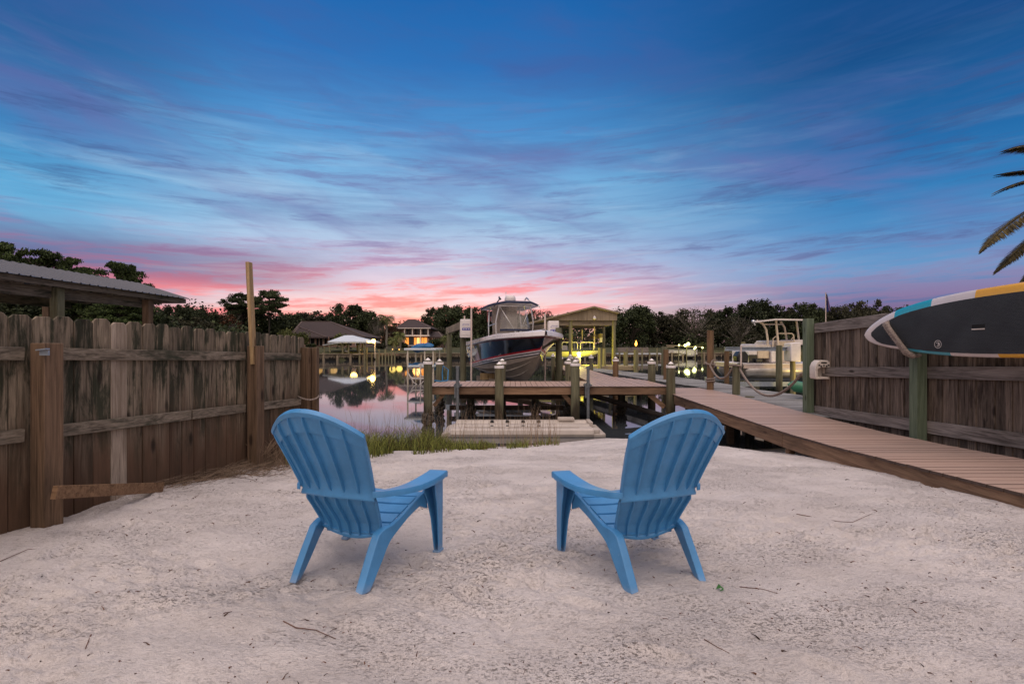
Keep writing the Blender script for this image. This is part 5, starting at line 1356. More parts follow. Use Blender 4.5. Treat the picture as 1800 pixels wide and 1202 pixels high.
tag(lump('tarpaulin', P(742,610.5,JD+.8), .5, (1.25,.9,.42), M['blue_tarp'], None, 1), 'crumpled blue tarpaulin on the roof of the small white lift', 'tarpaulin')
jk = thing('jet_ski', 'covered jet ski hanging low in the small white lift', 'jet ski', P(740,643,JD+.8))
lump('cover', P(731,641.2,JD+.9), .5, (1.1,.7,.22), M['blue_tarp'], jk, 4); lump('hull', P(743,642.6,JD+.9), .42, (1.4,.8,.25), M['white'], jk, 6); lump('seat_cover', P(760,645,JD+.9), .26, (.9,.7,1.0), M['blue_tarp'], jk, 8)
# ------------------------------------------------------------------ open shelter behind the left fence
SH = thing('metal_roof_shelter', 'open timber shelter with ribbed metal roof behind the left fence', 'shelter', (-11.6,12,1))
ye0, ye1 = 5.5, 16.0; xe, ze = -10.8, CZ+1.575; xr, zr_ = -12.37, CZ+2.07
def slope(xa, za, xb_, zb_, nm):
    mb = MB(); n = 34
    d = Vector((xb_-xa,0,zb_-za)).normalized(); nn = Vector((-d.z,0,d.x)); nn = nn if nn.z > 0 else -nn
    seq = []; y = ye0
    while y < ye1: seq += [(y,0),(y+.20,0),(y+.215,.022),(y+.235,.022),(y+.25,0)]; y += .25
    for (yy, h) in seq:
        mb.v += [Vector((xa,yy,za))+nn*h, Vector((xb_,yy,zb_))+nn*h]
    for k in range(len(seq)-1): a = 2*k; mb.f.append([a,a+1,a+3,a+2]); mb.m.append(0)
    return mb.build(nm, M['metal_roof'], SH, smooth=0, recalc=False, solid=.012, offset=0)
slope(xe+.12, ze-.03, xr, zr_, 'roof'); slope(xr, zr_, xr-1.7, ze-.03, 'roof')
MB().box(xe-.04,xe,ye0,ye1-.02,ze-.17,ze-.03).build('fascia', M['rail'], SH)
MB().prism([(xe,ye1-.02,ze-.03),(xe,ye1-.02,ze-.17),(xr-1.57,ye1-.02,ze-.17),(xr-1.57,ye1-.02,ze-.03),(xr,ye1-.02,zr_-.02)],(0,.04,0)).build('gable', M['rail'], SH)
MB().box(xr-1.6,xr-1.56,ye0,ye1-.02,ze-.2,ze-.03).build('fascia', M['rail'], SH)
for x in (xe-.3, xr-1.3): MB().box(x-.1,x,ye0,ye1-1,ze-.42,ze-.17).build('beam', M['rail'], SH)
for y in np.arange(ye0+.4, ye1, 1.2): MB().box(xr-1.55,xe-.05,y,y+.05,ze-.20,ze-.06).build('rafter', M['rail'], SH)
for (x,y) in ((-10.45-.55,14.6),(-10.7-.35,11.75),(-14,14.6),(-13.6,11.0),(-11.0,7)): MB().bar((x,y,gz(x,y)-.2),(x,y,ze-.17),.19,.19).build('post', M['pile'] if y == 11.75 else M['post'], SH)
# ================================================================== FAR SHORE
def wall_run(name, pts, h0, h1, label, cap=True):
    R = thing(name, label, 'seawall', (pts[0][0],pts[0][1],0))
    mb = MB(); cp = MB()
    for a, b in zip(pts, pts[1:]):
        mb.bar((a[0],a[1]-.1,(h0+h1)/2),(b[0],b[1]-.1,(h0+h1)/2),.16,h1-h0,up=(0,0,1)); cp.bar((a[0],a[1]-.15,h1+.06),(b[0],b[1]-.15,h1+.06),.5,.10,up=(0,0,1))
    mb.build('wall', M['seawall'], R); cp.build('cap', M['lumber'], R)
    n = 0
    for a, b in zip(pts, pts[1:]):
        L_ = math.hypot(b[0]-a[0], b[1]-a[1]); k = 0
        while k < L_:
            f = k/L_; x = a[0]+(b[0]-a[0])*f; y = a[1]+(b[1]-a[1])*f
            MB().box(x-.13,x+.13,y-.5,y-.2,-.6,h1+.25 if n % 3 == 0 else h1-.1).build('pile', M['lumber'], R); k += 2.1; n += 1
    return R
def seawall_mat():
    m = wood('seawall_boards',(.10,.075,.05,1),(.34,.27,.19,1),2,5,.85,dark=(.012,.010,.008,1),dscale=.8,damt=.4,knots=False,low=(.014,.011,.008,1),lowz=(.30,.50),high=False)
    return m
M['seawall'] = seawall_mat()
wall_run('seawall', [(-30,62.3),(-22,72.2),(14,76.2)], -.7, .86, 'long brown timber seawall below the houses on the far shore')
wall_run('seawall', [(14.2,76.2),(40,84),(60,86)], -.7, .80, 'low brown seawall of the far shore on the right, behind the lit boats')
def gzf(x,y): return float(ground_z(x,y,False))
# low house
HS = thing('low_house', 'wide low brick house with brown hip roof on the far shore at the left', 'house', (-28,90,1.6))
def pbx(parent, px0, px1, py0, py1, D, dep, m, nm, bev=0):
    a = P(px0,py0,D); b = P(px1,py1,D); return MB().box(a.x,b.x,D,D+dep,b.z,a.z).build(nm, m, parent, bevel=bev)
D_ = 88
pbx(HS,541,640,592,614,D_,9,M['brick'],'wall'); pbx(HS,512,541,592,614,D_+2,7,M['brick'],'wall')
def hip(parent, pxl, pxr, pye, pxa, pxb, pyr, D, dep, m, nm='roof', th=.25):
    e = [P(pxl,pye,D),P(pxr,pye,D),P(pxr,pye,D)+Vector((0,dep,0)),P(pxl,pye,D)+Vector((0,dep,0))]
    r = [P(pxa,pyr,D)+Vector((0,dep/2,0)),P(pxb,pyr,D)+Vector((0,dep/2,0))]
    s_ = (D+dep/2)/D
    for q in r: q.x = (q.x)*s_ ; q.z = CZ+(q.z-CZ)*s_
    low_ = [v-Vector((0,0,th)) for v in e]
    mb = MB(); mb.v = e+r+low_; mb.f = [[0,1,5,4],[1,2,5],[2,3,4,5],[3,0,4],[0,6,7,1],[1,7,8,2],[2,8,9,3],[3,9,6,0],[6,9,8,7]]; mb.m = [0]*9
    o = mb.build(nm, m, parent, smooth=0)
    if m.name == 'brown_shingle':
        rc = MB()
        for p, q in ((e[0],r[0]),(e[1],r[1]),(e[2],r[1]),(e[3],r[0]),(r[0],r[1])): rc.bar(p,q,.28,.12)
        rc.build('ridge_cap', M['ridge'], o)
    return o
M['ridge'] = simple('ridge_shingle', (.10,.07,.062,1), .9)
hip(HS,507,643,592,531,580,565,D_-.7,11,M['shingle']); hip(HS,511,574,592.2,525,527,575,D_-1.6,6,M['shingle'])
for px,w in ((549,6),(557,5),(564,4),(571,6),(583,8),(597,8),(615,6),(628,5)):
    wdw = pbx(HS,px-w/2,px+w/2,594,607,D_-.05,.04,M['dark_glass'],'window'); pbx(HS,px-w/2-.8,px-w/2,593,607.5,D_-.10,.06,M['trim'],'frame')
for px in (541.5,554,568,577): pbx(HS,px,px+1.4,592,612,D_-.8,.3,M['brick'],'column')
pbx(HS,520,536,606,614,86,.3,M['brick'],'garden_wall')
# two-storey house
H2 = thing('two_storey_house', 'two storey brick house with lit ground floor windows on the far shore', 'house', (-19,92,1.6))
D_ = 92
pbx(H2,699,754,590.5,612,D_,8,M['brick'],'ground_floor'); pbx(H2,706,753,576,590.5,D_+1.2,6,M['brick'],'upper_floor'); pbx(H2,753,775,592.5,612,D_+.5,6,M['brick'],'wing')
hip(H2,697,757,576,718,730,561.7,D_-.8,8,M['shingle'],th=.2); hip(H2,752,778,592,757,770,583,D_,7,M['shingle'])
pbx(H2,699,757,576,577.4,D_-.9,.3,M['trim'],'eave_board'); pbx(H2,708,754,588.5,591,D_-.7,2,M['trim'],'balcony')
for px in (710,724,738.5,751.5): pbx(H2,px,px+1.7,577,590,D_-.6,.25,M['trim'],'column')
for px in (714,719,729,734,743,747): pbx(H2,px,px+3.2,579,588,D_+1.1,.05,M['dark_glass'],'window')
for (a,b,mm) in ((712,718.5,'lit'),(728,731,'lit'),(732.5,737.5,'lit_bright'),(741,744.5,'lit'),(745.5,750.5,'lit')): pbx(H2,a,b,593.5,606,D_-.06,.05,M[mm],'lit_window')
for px in (738.2,): pbx(H2,px,px+1.8,591,608,D_-.5,.25,M['trim'],'column')
pbx(H2,719,727,592,608,D_-.3,.2,M['black'],'door')
for px in (761,764.5,768): pbx(H2,px,px+1.6,594.5,603.5,D_+.4,.05,M['dark_glass'],'window'); 
for px in (760,763.4,766.8,770.2): pbx(H2,px,px+.8,594,604,D_+.35,.05,M['trim'],'frame')
pbx(H2,700,752,606.5,608,D_-2.4,2,M['trim'],'terrace')
o = pbx(H2,759.6,761.6,600,602.6,D_-.2,.15,M['patio'],'wall_lamp')
lamp_light('lamp_light', P(733,603,D_-2.0), 80, (1,.5,.12), .8, H2)
# far boat shelter with white roof
GZ_ = thing('boat_shelter', 'open boat shelter with white hipped metal roof lit yellow on the far shore', 'boat shelter', (-26,73,0))
D_ = 70
hip(GZ_,576,645,600,606,620,589.3,D_,7,M['white_roof'],th=.2)
pbx(GZ_,577,644,600.3,601.6,D_+.2,.1,M['lumber'],'beam')
for px in (602.5,613,632,641): 
    x = (px-U0)*(D_+.5)/F; MB().cyl((x,D_+.5,-.6),(x,D_+.5,2.7),.13,n=8).build('post', M['pile_far'], GZ_); MB().cyl((x-1.9,D_+5.5,-.6),(x-1.9,D_+5.5,2.7),.13,n=8).build('post', M['pile_far'], GZ_)
pbx(GZ_,602,634,621.5,623.5,D_+.3,1.5,M['lumber'],'floor'); pbx(GZ_,605,612,617,618,D_+1,.2,M['trim'],'ladder')
mb = MB().prism([P(567,606,D_),P(597,602,D_),P(597,602.8,D_),P(567,607,D_)],(0,4,0)); mb.build('lean_to_roof', M['white_roof'], GZ_)
for px in (569,579): x = (px-U0)*D_/F; MB().cyl((x,D_+.2,-.4),(x,D_+.2,2.2),.10,n=8).build('post', M['pile_far'], GZ_)
lamp_light('lamp_light', P(622,603.5,D_+2.5), 60, (1,.7,.2), .5, GZ_)
pl_ = random.Random(11)
PT = thing('patio_furniture', 'lit patio with small tables and lanterns beside the far white boat shelter', 'patio set', (-27,80,1.2))
for k in range(9):
    px = pl_.uniform(545,640); c = P(px, pl_.uniform(612.5,618), 78); MB().sphere(c,.07 if k > 3 else .11,8).build('lantern', M['patio'], PT)
for k in range(7):
    px = 548+12*k; c = P(px,617.5,79); MB().box(c.x-.5,c.x+.4,79,79.6,c.z-.4,c.z+.1).box(c.x-.5,c.x-.35,79,79.6,c.z,c.z+.7).build('seat', M['lumber'] if k%2 else M['black'], PT)
lamp_light('lamp_light', P(560,611,77), 9, (1,.55,.15), .6, PT); lamp_light('lamp_light', P(586,611,77), 9, (1,.6,.2), .6, PT)
SL = thing('lamp_post', 'bright yellow lamp on a thin pale post at the far seawall', 'street lamp', (P(658,0,72).x,72,.4))
c = P(656.5,599.5,72)
MB().cyl((P(659.2,0,72).x,72,.2),(P(659.2,0,72).x,72,c.z+.1),.06,n=8).build('post', M['trim'], SL); MB().sphere(c,.30,16).build('globe', M['warm_lamp'], SL, smooth=60)
lamp_light('lamp_light', c-Vector((0,.6,0)), 150, (1,.62,.18), .3, SL)
def small_dock(name, px0, px1, py, D, dep, label, nposts=5, m='lumber'):
    a = P(px0,py,D); b = P(px1,py,D); R = thing(name, label, 'dock', ((a.x+b.x)/2,D,0))
    MB().box(a.x,b.x,D,D+dep,a.z-.18,a.z).build('deck', M[m], R)
    for k in range(nposts):
        x = a.x+(b.x-a.x)*(k+.3)/nposts; MB().cyl((x,D-.1,-.6),(x,D-.1,a.z+(.8 if k%2 else .1)),.12,n=8).build('post', M['pile_far'], R)
    return R
small_dock('far_dock',660,698,623.3,70.5,1.8,'low orange-lit dock beside the bright lamp on the far shore',7,'fascia')
small_dock('far_dock',634,660,620.5,72,1.4,'short pale dock between the boat shelter and the bright lamp',3)
small_dock('far_dock',768,800,621.0,75,2,'white topped dock on the far shore right of the small lift',3,'white_roof')
small_dock('far_dock',1085,1164,620.8,74,1.6,'long thin dock in front of the grey fence on the far shore',6,'white_roof')
tg = random.Random(8)
# torch
TO = thing('garden_torch', 'burning garden torch in front of the dark trees on the far shore', 'torch', (P(1118,0,76).x,76,1))
c = P(1118,604.5,76); MB().cyl((c.x,76,.7),(c.x,76,c.z-.25),.05,n=6).build('pole', M['trunk'], TO)
fl = MB(); prof = [(.04,-.32),(.17,-.15),(.20,.0),(.13,.22),(.06,.42),(.0,.6)]
for r_, z_ in prof: fl.v += [c+Vector((r_*math.cos(2*PI*k/8)+.05*z_,r_*math.sin(2*PI*k/8),z_)) for k in range(8)]
for j in range(5):
    for k in range(8): fl.f.append([j*8+k,j*8+(k+1)%8,(j+1)*8+(k+1)%8,(j+1)*8+k]); fl.m.append(0)
fl.build('flame', M['flame'], TO, smooth=60); lamp_light('lamp_light', c-Vector((0,.5,0)), 60, (1,.45,.1), .2, TO)
for (px,yt,lab) in ((1118.5,616,'yellow-green lit piling below the torch'),(1100,618.5,'yellow-green lit piling left of the torch'),(1167.5,609,'tall weathered piling left of the lit boats')):
    D = 29 if px != 1167.5 else 22; x = (px-U0)*D/F; mb = MB().cyl((x,D,-1.2),(x,D,CZ-(yt-V0)*D/F),.13,n=12); tag(mb.build('mooring_piling', M['pile_far'] if D == 29 else M['pile'], None, smooth=40), lab, 'piling')
FF = thing('far_fence', 'pale grey board fence on the far shore behind the boathouse', 'fence', (P(1113,0,82).x,82,1))
mb = MB()
for k in range(46): px = 1086+54*k/46; a = P(px,610.3+.5*tg.random(),80); mb.box(a.x,a.x+.10,80,80.04,.8,a.z)
mb.build('boards', M['railR'], FF)
# lit boats
def pontoon(px0, px1, D, label, y_rail, y_deck, y_hull, top=None):
    a = P(px0,y_deck,D); b = P(px1,y_deck,D); R = thing('far_boat', label, 'boat', ((a.x+b.x)/2,D,.6), 'boats moored under the lights on the far shore')
    zr = P(0,y_rail,D).z; zh = P(0,y_hull,D).z
    MB().box(a.x,b.x,D,D+2.3,a.z-.12,a.z).build('deck', M['white'], R)
    MB().box(a.x+.1,b.x-.1,D+.05,D+.1,a.z+.02,zr-.1).box(b.x-.12,b.x-.07,D+.05,D+2.2,a.z,zr-.1).build('fence_panel', M['box_white'], R)
    for yy in (D+.3,D+1.9): MB().tube([(a.x,yy,(a.z+zh)/2-.1),(b.x-.5,yy,(a.z+zh)/2-.1),(b.x,yy,(a.z+zh)/2+.1)],[.28,.28,.05],10).build('pontoon', M['tube_alu'], R, smooth=40)
    mb = MB()
    for k in range(7): x = a.x+(b.x-a.x)*k/6; mb.cyl((x,D+.04,a.z),(x,D+.04,zr),.03,n=6)
    mb.cyl((a.x,D+.04,zr),(b.x,D+.04,zr),.03,n=6); mb.build('rail', M['alu'], R)
    return R
pontoon(1172.5,1206,80,'grey railed pontoon boat, left of the two boats under the far yellow-green lights',615.5,620.5,625.5)
bb = pontoon(1207,1226,80,'bright white boat under the far yellow-green lights',614.5,621.5,626)
pbx(bb,1209,1224,616,622,80.4,1.2,M['white'],'seat')
SF = thing('lit_dock_frame', 'white frame of a boat lift with bright yellow-green lights on the far shore', 'boat lift', (P(1205,0,79).x,79,0))
mb = MB()
for (p,q) in (((1171,607),(1208,608)),((1171,609.5),(1185,609.5)),((1206,609.5),(1235,609.5)),((1193,606),(1193,610))): mb.bar(P(*p,79.2),P(*q,79.2),.12,.16)
mb.build('top_rail', M['lumber'], SF)
for px in (1172,1193,1207,1222,1234): MB().cyl((P(px,0,79.2).x,79.2,-.5),P(px,608.5,79.2),.08,n=6).build('post', M['pile_far'], SF)
for (px,py,r) in ((1210,604.5,.26),(1204.5,607,.22),(1193.5,606.5,.12),(1222.5,610.5,.16),(1234.8,611,.13),(1220.5,613,.12)):
    MB().sphere(P(px,py,78.9),r,12).build('bulb', M['green_lamp'], SF, smooth=60)
lamp_light('lamp_light', P(1208,607,78.0), 45, (.95,1,.35), .3, SF); lamp_light('lamp_light', P(1220,609,78.2), 15, (.95,1,.35), .3, SF)
# flag far right, standing in the yard behind the plank fence
FP = thing('flagpole', 'thin pole with a drooping blue and red flag rising behind the plank fence', 'flagpole', (P(1451.5,0,40).x,40,.5))
MB().cyl((P(1451.5,0,40).x,40,-1.0),P(1451.5,514,40),.035,n=8).build('pole', M['pvc'], FP)
fg = MB().grid(lambda a,b: P(1452.3+a*(2+7*b)+.8*math.sin(6*a), 516+31*b+2*math.sin(a*7), 40+.12*math.sin(a*9)), 8, 8, m=lambda i,j: 0 if i < 5 else (1 if i < 6 else 2))
fg.build('flag', [simple('flag_blue',(.04,.06,.22,1),.8),simple('flag_dull_red',(.30,.07,.09,1),.8),simple('flag_violet',(.12,.10,.24,1),.8)], FP, smooth=60, recalc=False)
# ================================================================== TREES
def leaf_mesh(name, mat, centres, per, rad, size, seed, flat=1.0, aspect=1.0, spread=1.15):
    """centres: list of (Vector, radius); small quads scattered in shells of the clumps"""
    g = np.random.default_rng(seed); C = np.array([tuple(c) for c,_ in centres]); Rr = np.array([r for _,r in centres])
    n = len(centres)*per; idx = np.repeat(np.arange(len(centres)), per)
    d = g.normal(size=(n,3)); d /= np.linalg.norm(d,axis=1)[:,None]; rr = (.25+spread*g.random(n)**.9)*Rr[idx]; d *= (.7+.6*g.random((len(centres),3)))[idx]
    pos = C[idx]+d*rr[:,None]*np.array([1,1,flat])
    a = g.normal(size=(n,3)); a /= np.linalg.norm(a,axis=1)[:,None]; b = np.cross(a, g.normal(size=(n,3))); b /= np.linalg.norm(b,axis=1)[:,None]
    s = (size*(.6+.8*g.random(n)))[:,None]; a = a*s*aspect; b = b*s
    V = np.stack([pos-a*.5, pos+b*.4, pos+a*.5, pos-b*.4],1).reshape(-1,3).astype(np.float32)
    me = bpy.data.meshes.new(name); me.vertices.add(len(V)); me.vertices.foreach_set('co', V.ravel())
    me.loops.add(n*4); me.loops.foreach_set('vertex_index', np.arange(n*4,dtype=np.int32)); me.polygons.add(n); me.polygons.foreach_set('loop_start', np.arange(0,n*4,4,dtype=np.int32)); me.update(calc_edges=True); me.materials.append(mat)
    return me
def oak_proto(seed, mat, dens=90, size=.05, bare=False):
    r = random.Random(seed); cs = []
    for k in range(46):
        a = r.uniform(0,2*PI); f = r.random()**.5; z = .30+.62*r.random()
        env = math.sqrt(max(.02, 1-((z-.45)/.58)**2)); x = .5*f*env*math.cos(a)*.92; y = .5*f*env*math.sin(a)*.92
        cs.append((Vector((x,y,z)), r.uniform(.065,.15)))
    for k in range(14): a = r.uniform(0,2*PI); cs.append((Vector((.38*math.cos(a)*r.uniform(.3,1),.38*math.sin(a)*r.uniform(.3,1),r.uniform(.08,.32))), r.uniform(.08,.14)))
    for k in range(30):      # ragged edge
        a = r.uniform(0,2*PI); z = r.uniform(.35,.98); env = math.sqrt(max(.03, 1-((z-.45)/.60)**2)); cs.append((Vector((.46*env*math.cos(a),.46*env*math.sin(a),z)), r.uniform(.05,.085)))
    crown = leaf_mesh('crown', mat, cs, dens, 1, size, seed, .8)
    mb = MB(); mb.tube([(0,0,-.02),(.01,0,.18),(-.01,.01,.36)],[.035,.026,.018],8)
    for c, rr in cs[::3]:
        mid = Vector((c.x*.4,c.y*.4,.25+.35*(c.z-.25))); mb.tube([(0,0,.2),mid,c],[.014,.009,.003],5)
    if bare:
        for k in range(50):
            a = r.uniform(0,2*PI); c = Vector((.5*r.random()*math.cos(a),.5*r.random()*math.sin(a),r.uniform(.7,1.08))); m_ = Vector((c.x*.5,c.y*.5,.55)); mb.tube([(0,0,.3),m_,c],[.012,.006,.0015],4)
    tm = mb.build('trunk', M['pale_trunk'] if bare else M['trunk'], None, origin=(0,0,0)); tme = tm.data; bpy.data.objects.remove(tm)
    return crown, tme
def pine_proto(seed, mat, size=.022, layers=9, dens=260, umb=False):
    r = random.Random(seed); cs = []; mb = MB(); mb.tube([(0,0,-.02),(.01,.0,.4),(-.01,.01,.75),(0,0,.93)],[.026,.020,.013,.006],8)
    for k in range(layers):
        f = k/(layers-1); z = (.62 if umb else .34)+(.33 if umb else .60)*f; ext = (.42 if umb else .44)*math.sin(PI*(.28+.62*f))+.04
        for q in range(4 if f > .85 else 7):
            a = r.uniform(0,2*PI); e = ext*r.uniform(.55,1.05); c = Vector((e*math.cos(a),e*math.sin(a),z+.05*r.random()))
            mb.tube([(0,0,z-.10),Vector((c.x*.5,c.y*.5,z-.04)),c],[.008,.005,.002],5)
            for w in range(4): cs.append((c*(.8+.2*w/3)*1.0+Vector((r.gauss(0,.06),r.gauss(0,.06),c.z*(.2-.2*w/3)+r.gauss(.01,.014))), r.uniform(.05,.10)))
    crown = leaf_mesh('crown', mat, cs, dens//3, 1, size, seed, .36, 1.6, .85)
    tm = mb.build('trunk', M['trunk'], None, origin=(0,0,0)); tme = tm.data; bpy.data.objects.remove(tm)
    return crown, tme
PR = {'oak0':oak_proto(1,M['oak'],120,.040),'oak1':oak_proto(2,M['oak2'],120,.038),'oak2':oak_proto(3,M['oak'],110,.042),'oak3':oak_proto(7,M['oak2'],120,.040),'russet':oak_proto(4,M['russet'],70,.040,True),'bare':oak_proto(5,M['oak2'],45,.034,True),
      'pine0':pine_proto(6,M['pine'],.020,11,330),'pine1':pine_proto(8,M['pine'],.020,9,330),'umb':pine_proto(9,M['oak'],.022,6,300,True)}
KN = {'o':('oak_tree','tree'),'r':('russet_tree','tree'),'b':('thin_tree','tree'),'p':('pine_tree','pine tree'),'u':('umbrella_pine','pine tree')}
tr = random.Random(21)
def tree(kind, px, top, D, wpx, label, group='trees along the far shore'):
    nm, cat = KN[kind[0]]; x = (px-U0)*D/F; g0 = gzf(x, D) if D > 60 else 1.0; h = CZ-(top-V0)*D/F-g0; w = wpx*D/F
    R = thing(nm, label, cat, (x,D,g0), group)
    R.rotation_euler = (0,0,tr.uniform(0,6.28))
    c, t_ = PR[kind]
    for n_, me in (('crown',c),('trunk',t_)):
        o = bpy.data.objects.new(n_, me); COL.objects.link(o); o.parent = R; o.scale = (w,w,h/ (1.02 if kind[0] != 'u' else 1.0))
    return R
T_LIST = [
 ('pine0',-15,425,46,150,'tall pine cut by the left edge of the photo, above the metal roof'),
 ('pine1',62,437,46,120,'second tall pine from the left, above the metal roof'),
 ('pine0',120,458,48,90,'pine between the two taller pines above the metal roof'),
 ('pine1',205,461,47,110,'open pine with separate foliage tiers above the end of the metal roof'),
 ('pine1',160,470,52,110,'dense pine just left of the open tiered pine above the metal roof'),
 ('oak0',40,520,44,150,'dark green tree seen under the left part of the metal roof'),
 ('oak3',150,528,50,130,'green tree seen behind the round shelter post'),
 ('pine0',215,525,44,110,'green pine seen under the metal roof left of its corner post'),
 ('oak2',262,548,58,80,'dark tree behind the corner post of the metal roof shelter'),
 ('oak0',312,538,70,64,'rounded dark tree just right of the metal roof tip'),
 ('oak2',352,541,76,60,'small dark tree above the middle of the left fence'),
 ('russet',388,551,80,70,'russet-brown tree left of the tall stick on the fence'),
 ('oak1',330,558,68,80,'low olive tree above the left fence'),
 ('oak0',412,548,88,50,'dark tree directly behind the left side of the tall stick'),
 ('umb',425,519,84,70,'flat-topped pine behind the tall stick, the lower of the two'),
 ('umb',473,513,84,66,'flat-topped umbrella pine right of the tall stick, the taller of the two'),
 ('oak2',462,545,88,80,'dark round tree below the umbrella pine'),
 ('oak0',508,552,96,60,'dark tree behind the left end of the low house'),
 ('oak3',541,547,108,66,'rounded tree behind the ridge of the low house'),
 ('oak2',572,553,112,50,'small tree above the right half of the low house roof'),
 ('oak0',611,536,104,72,'big dark oak rising behind the white boat shelter'),
 ('oak2',640,546,104,54,'right shoulder oak between the boat shelter and the bright lamp'),
 ('bare',664,560,100,36,'thin tree just left of the tall cabbage palm'),
 ('oak1',700,569,118,60,'low tree behind the left side of the two storey house'),
 ('russet',690,572,98,34,'russet shrub-like tree left of the two storey house'),
 ('oak0',764,542,112,50,'oak behind the right side of the two storey house'),
 ('oak2',800,536,108,78,'large dark oak above the left white motor box'),
 ('oak0',838,541,104,66,'large dark oak behind the tall white guide pole'),
 ('oak3',783,574,100,44,'low pale-green tree right of the two storey house'),
 ('oak1',872,545,104,60,'oak behind the windscreen of the navy boat'),
 ('bare',950,543,104,56,'thin tree with bare upper twigs right of the navy boat roof'),
 ('oak2',925,551,110,60,'dark tree between the navy boat roof and the boathouse'),
 ('oak0',975,556,112,56,'dark tree above the left slope of the boathouse roof'),
 ('oak2',1112,537,98,76,'large dark oak just right of the boathouse gable'),
 ('oak0',1074,549,104,54,'dark oak behind the right end of the boathouse gable'),
 ('oak1',1150,549,104,56,'olive oak above the burning torch'),
 ('oak3',1184,552,104,60,'low spreading olive tree left of the lit boats'),
 ('bare',1222,540,98,84,'pale-limbed open tree above the lit boats'),
 ('oak2',1262,545,106,62,'dark tree behind the tall brown piling'),
 ('oak0',1290,540,104,56,'dark tree right of the tall brown piling'),
 ('oak2',1334,526,98,84,'tallest oak on the far right shore'),
 ('bare',1300,556,90,70,'pale-limbed low tree behind the boat lift beam'),
 ('oak1',1375,541,104,60,'olive oak behind the T-top of the cream pontoon boat'),
 ('oak0',1412,534,100,60,'dark tree above the first green fence post'),
 ('oak2',1450,540,100,56,'dark tree behind the thin flagpole'),
 ('oak3',1484,534,96,56,'olive tree above the left end of the plank fence'),
 ('oak1',1528,529,84,64,'green tree above the plank fence near the paddle board nose'),
 ('oak0',1575,540,84,70,'dark tree mostly hidden by the nose of the paddle board'),
 ('oak3',1640,545,84,90,'tree hidden behind the paddle board'),
]
for a in T_LIST[:-1]: tree(*a)
# low understorey filling the gaps: one mass of shrubs along the far bank
g = random.Random(4); cs = []
for k in range(420):
    px = g.uniform(-60,1700); D = g.uniform(92,122) if px > 430 else g.uniform(62,84); x = (px-U0)*D/F; gr_ = gzf(x,D)
    if 500 < px < 790 and D < 106: D = 110; x = (px-U0)*D/F
    hh = g.uniform(1.2,5.2) if px > 430 else g.uniform(1,5)
    cs.append((Vector((x,D,gr_+hh*g.uniform(.2,.8))), g.uniform(1.3,2.6)))
me = leaf_mesh('far_undergrowth', M['oak'], cs, 150, 1, .42, 77, .8); o = bpy.data.objects.new('far_undergrowth', me); COL.objects.link(o); tag(o, 'dark undergrowth massed below the trees of the far shore', 'undergrowth', kind='stuff')
g = random.Random(6); cs = []
for k in range(260):
    px = g.uniform(-80,1750); D = g.uniform(112,130) if px > 430 else g.uniform(86,104); x = (px-U0)*D/F; cs.append((Vector((x,D,gzf(x,D)+g.uniform(1.5,6.4))), g.uniform(1.6,3.0)))
me = leaf_mesh('far_wood', M['oak2'], cs, 150, 1, .55, 78, .8); o = bpy.data.objects.new('far_wood', me); COL.objects.link(o); tag(o, 'far wood closing the skyline behind the houses', 'wood', kind='stuff')
# shrubs near the shore line
def shrub(px, top, D, wpx, label, mat='palm'):
    x = (px-U0)*D/F; g0 = gzf(x,D); h = CZ-(top-V0)*D/F-g0; w = wpx*D/F; r = random.Random(px); cs = [(Vector((x+r.gauss(0,.22)*w,D+r.gauss(0,.2)*w,g0+h*r.uniform(.25,.9))), .2*h+.1) for k in range(16)]
    me = leaf_mesh('shrub', M[mat], [(c-Vector((x,D,g0)), q) for c, q in cs], 130, 1, .22, px, .9); o = bpy.data.objects.new('shrub', me); COL.objects.link(o); o.location = (x,D,g0); tag(o, label, 'shrub', 'shrubs by the far houses')
shrub(503,580,78,26,'bright green shrub rising over the end of the left fence'); shrub(527,585,80,22,'yellow-green shrub in front of the low house'); shrub(600,588,82,20,'green shrub behind the white boat shelter roof')
shrub(765,598,90,22,'dark shrub below the wing of the two storey house','oak'); shrub(708,604,88,12,'dark shrub left of the two storey house terrace','oak'); shrub(1235,604,86,20,'pale green shrub right of the lit boats','palm')
shrub(670,606,84,16,'low shrub right of the bright lamp','oak2'); shrub(548,606,84,14,'low shrub below the low house windows','oak')
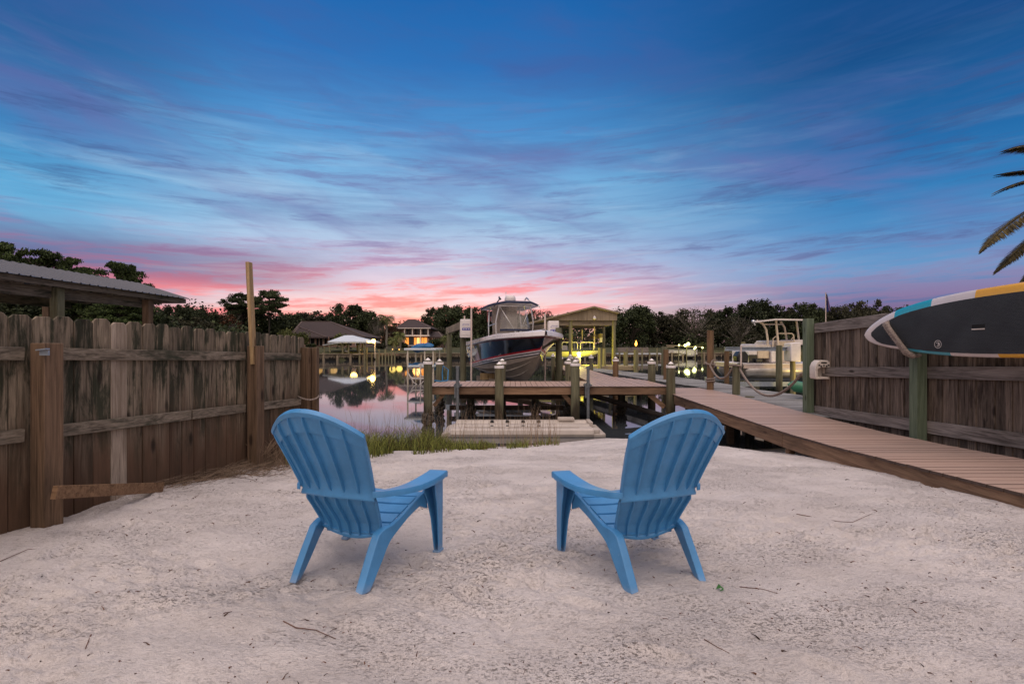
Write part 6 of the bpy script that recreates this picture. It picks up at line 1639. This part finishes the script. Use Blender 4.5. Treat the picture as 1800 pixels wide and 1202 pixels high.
# palms
def palm_fronds(mb, c, L, n, seed, droop=1.0, leafl=.3, lw=.02, segs=12, steps=9, up=.5):
    r = random.Random(seed)
    for k in range(n):
        a = 2*PI*k/n+r.uniform(-.2,.2); e = r.uniform(-.3,1.1)*up*2
        d = Vector((math.cos(a),math.sin(a),0)); pts = []
        for q in range(steps+1):
            t = q/steps; pts.append(c+d*L*t*(1-.15*t)+Vector((0,0,L*(e*t-droop*t*t*(.7+.3*e)))))
        frond(mb, pts, leafl, lw, segs)
def frond(mb, pts, leafl, lw, segs, seed=0):
    r = random.Random(seed+int(pts[0].x*10)); n = len(pts)
    for i in range(n-1):
        d = (pts[i+1]-pts[i]).normalized(); _, sd, u = basis(d)
        mb.add([pts[i]-sd*lw*.5,pts[i]+sd*lw*.5,pts[i+1]+sd*lw*.35,pts[i+1]-sd*lw*.35],[(0,1,2,3)])
        for k in range(segs):
            f = (k+.5)/segs; p = pts[i].lerp(pts[i+1], f); t = (i+f)/(n-1); LL = leafl*math.sin(PI*min(1,.12+.88*t))**.6*(1.0 if t < .8 else 1-.5*(t-.8)/.2)
            for s in (-1,1):
                e = (d*.75+sd*s*.8-u*.0+Vector((0,0,-.35+r.uniform(-.1,.1)))).normalized()*LL*r.uniform(.85,1.1); w = lw*.26
                m_ = p+e*.5; mb.add([p, m_+d*w, p+e, m_-d*w],[(0,1,2,3)])
def palm(px, top, D, h_trunk_px, L, label, lit=False, n=16):
    x = (px-U0)*D/F; g0 = gzf(x,D); zt = CZ-(top-V0)*D/F; R = thing('palm_tree', label, 'palm tree', (x,D,g0), 'palms by the far houses')
    MB().tube([(x,D,g0-.2),(x+.1,D,(g0+zt)/2),(x,D,zt-L*.5)],[.22,.17,.16],8).build('trunk', M['pale_trunk'], R, smooth=50)
    mb = MB(); palm_fronds(mb, Vector((x,D,zt-L*.5)), L, n, int(px), 1.1, L*.5, .10, 4, 5, .6); mb.build('crown', M['palm'], R, smooth=0, recalc=False)
    return R
palm(679,549,84,30,1.9,'tall lone cabbage palm left of the two storey house',n=30)
palm(691,590,80,12,1.3,'lit palm left of the two storey house door',n=18); palm(703,580,82,14,1.5,'brightest lit palm in front of the two storey house',n=22); palm(784,586,88,16,1.5,'palm beside the wing of the two storey house',n=20)
lamp_light('lamp_light', P(702,612,79), 18, (1,.7,.15), .5, None); lamp_light('lamp_light', P(690,612,77.5), 14, (1,.7,.15), .5, None)
for (px,lab) in ((702,'garden uplight at the foot of the brightest lit palm'),(690,'garden uplight at the foot of the palm left of it')):
    D = 79 if px == 702 else 77.5; tag(MB().sphere(P(px,613,D)-Vector((0,.1,.1)),.10,8).build('garden_uplight', M['patio'], None), lab, 'garden light')
# near date palm at the right edge
DP = thing('date_palm', 'date palm whose arching fronds hang in from the right edge of the photo', 'palm tree', (11.3,9.2,.9))
cc = P(1945,318,9.2)
MB().tube([(cc.x,9.2,.4),(cc.x+.1,9.2,2.5),(cc.x,9.2,cc.z)],[.26,.22,.24],12).build('trunk', M['trunk'], DP, smooth=50)
mb = MB()
def fr3(tip, via, seed, leafl=.34, n=16):
    a = cc; t_ = P(tip[0],tip[1],tip[2]); v = P(*via); pts = [a*(1-s)**2+v*2*s*(1-s)+t_*s*s for s in [k/n for k in range(n+1)]]
    frond(mb, pts, leafl, .06, 13, seed); frond(mb, [q+Vector((.02,.03,-.03)) for q in pts], leafl*.85, .05, 9, seed+50)
fr3((1757,268,8.9),(1850,225,9.0),1,.32); fr3((1746,309,9.5),(1840,285,9.4),2,.20); fr3((1743,342,9.0),(1830,290,9.0),3,.20); fr3((1722,443,8.3),(1800,345,8.6),4,.44); fr3((1747,480,8.9),(1820,400,9.0),5,.36); fr3((1790,500,9.4),(1850,430,9.3),6,.34)
for k in range(14):
    a = .4+k*.42; fr3((cc.x*0+1945+260*math.cos(a*1.0)+120, 318-200*math.sin(a), 9.2+1.8*math.sin(k*2.1)), (2010+100*math.cos(a), 200, 9.2+.8*math.sin(k*2.1)), 10+k, .34)
mb.build('crown', M['frond'], DP, smooth=0, recalc=False)
bpy.context.view_layer.update()
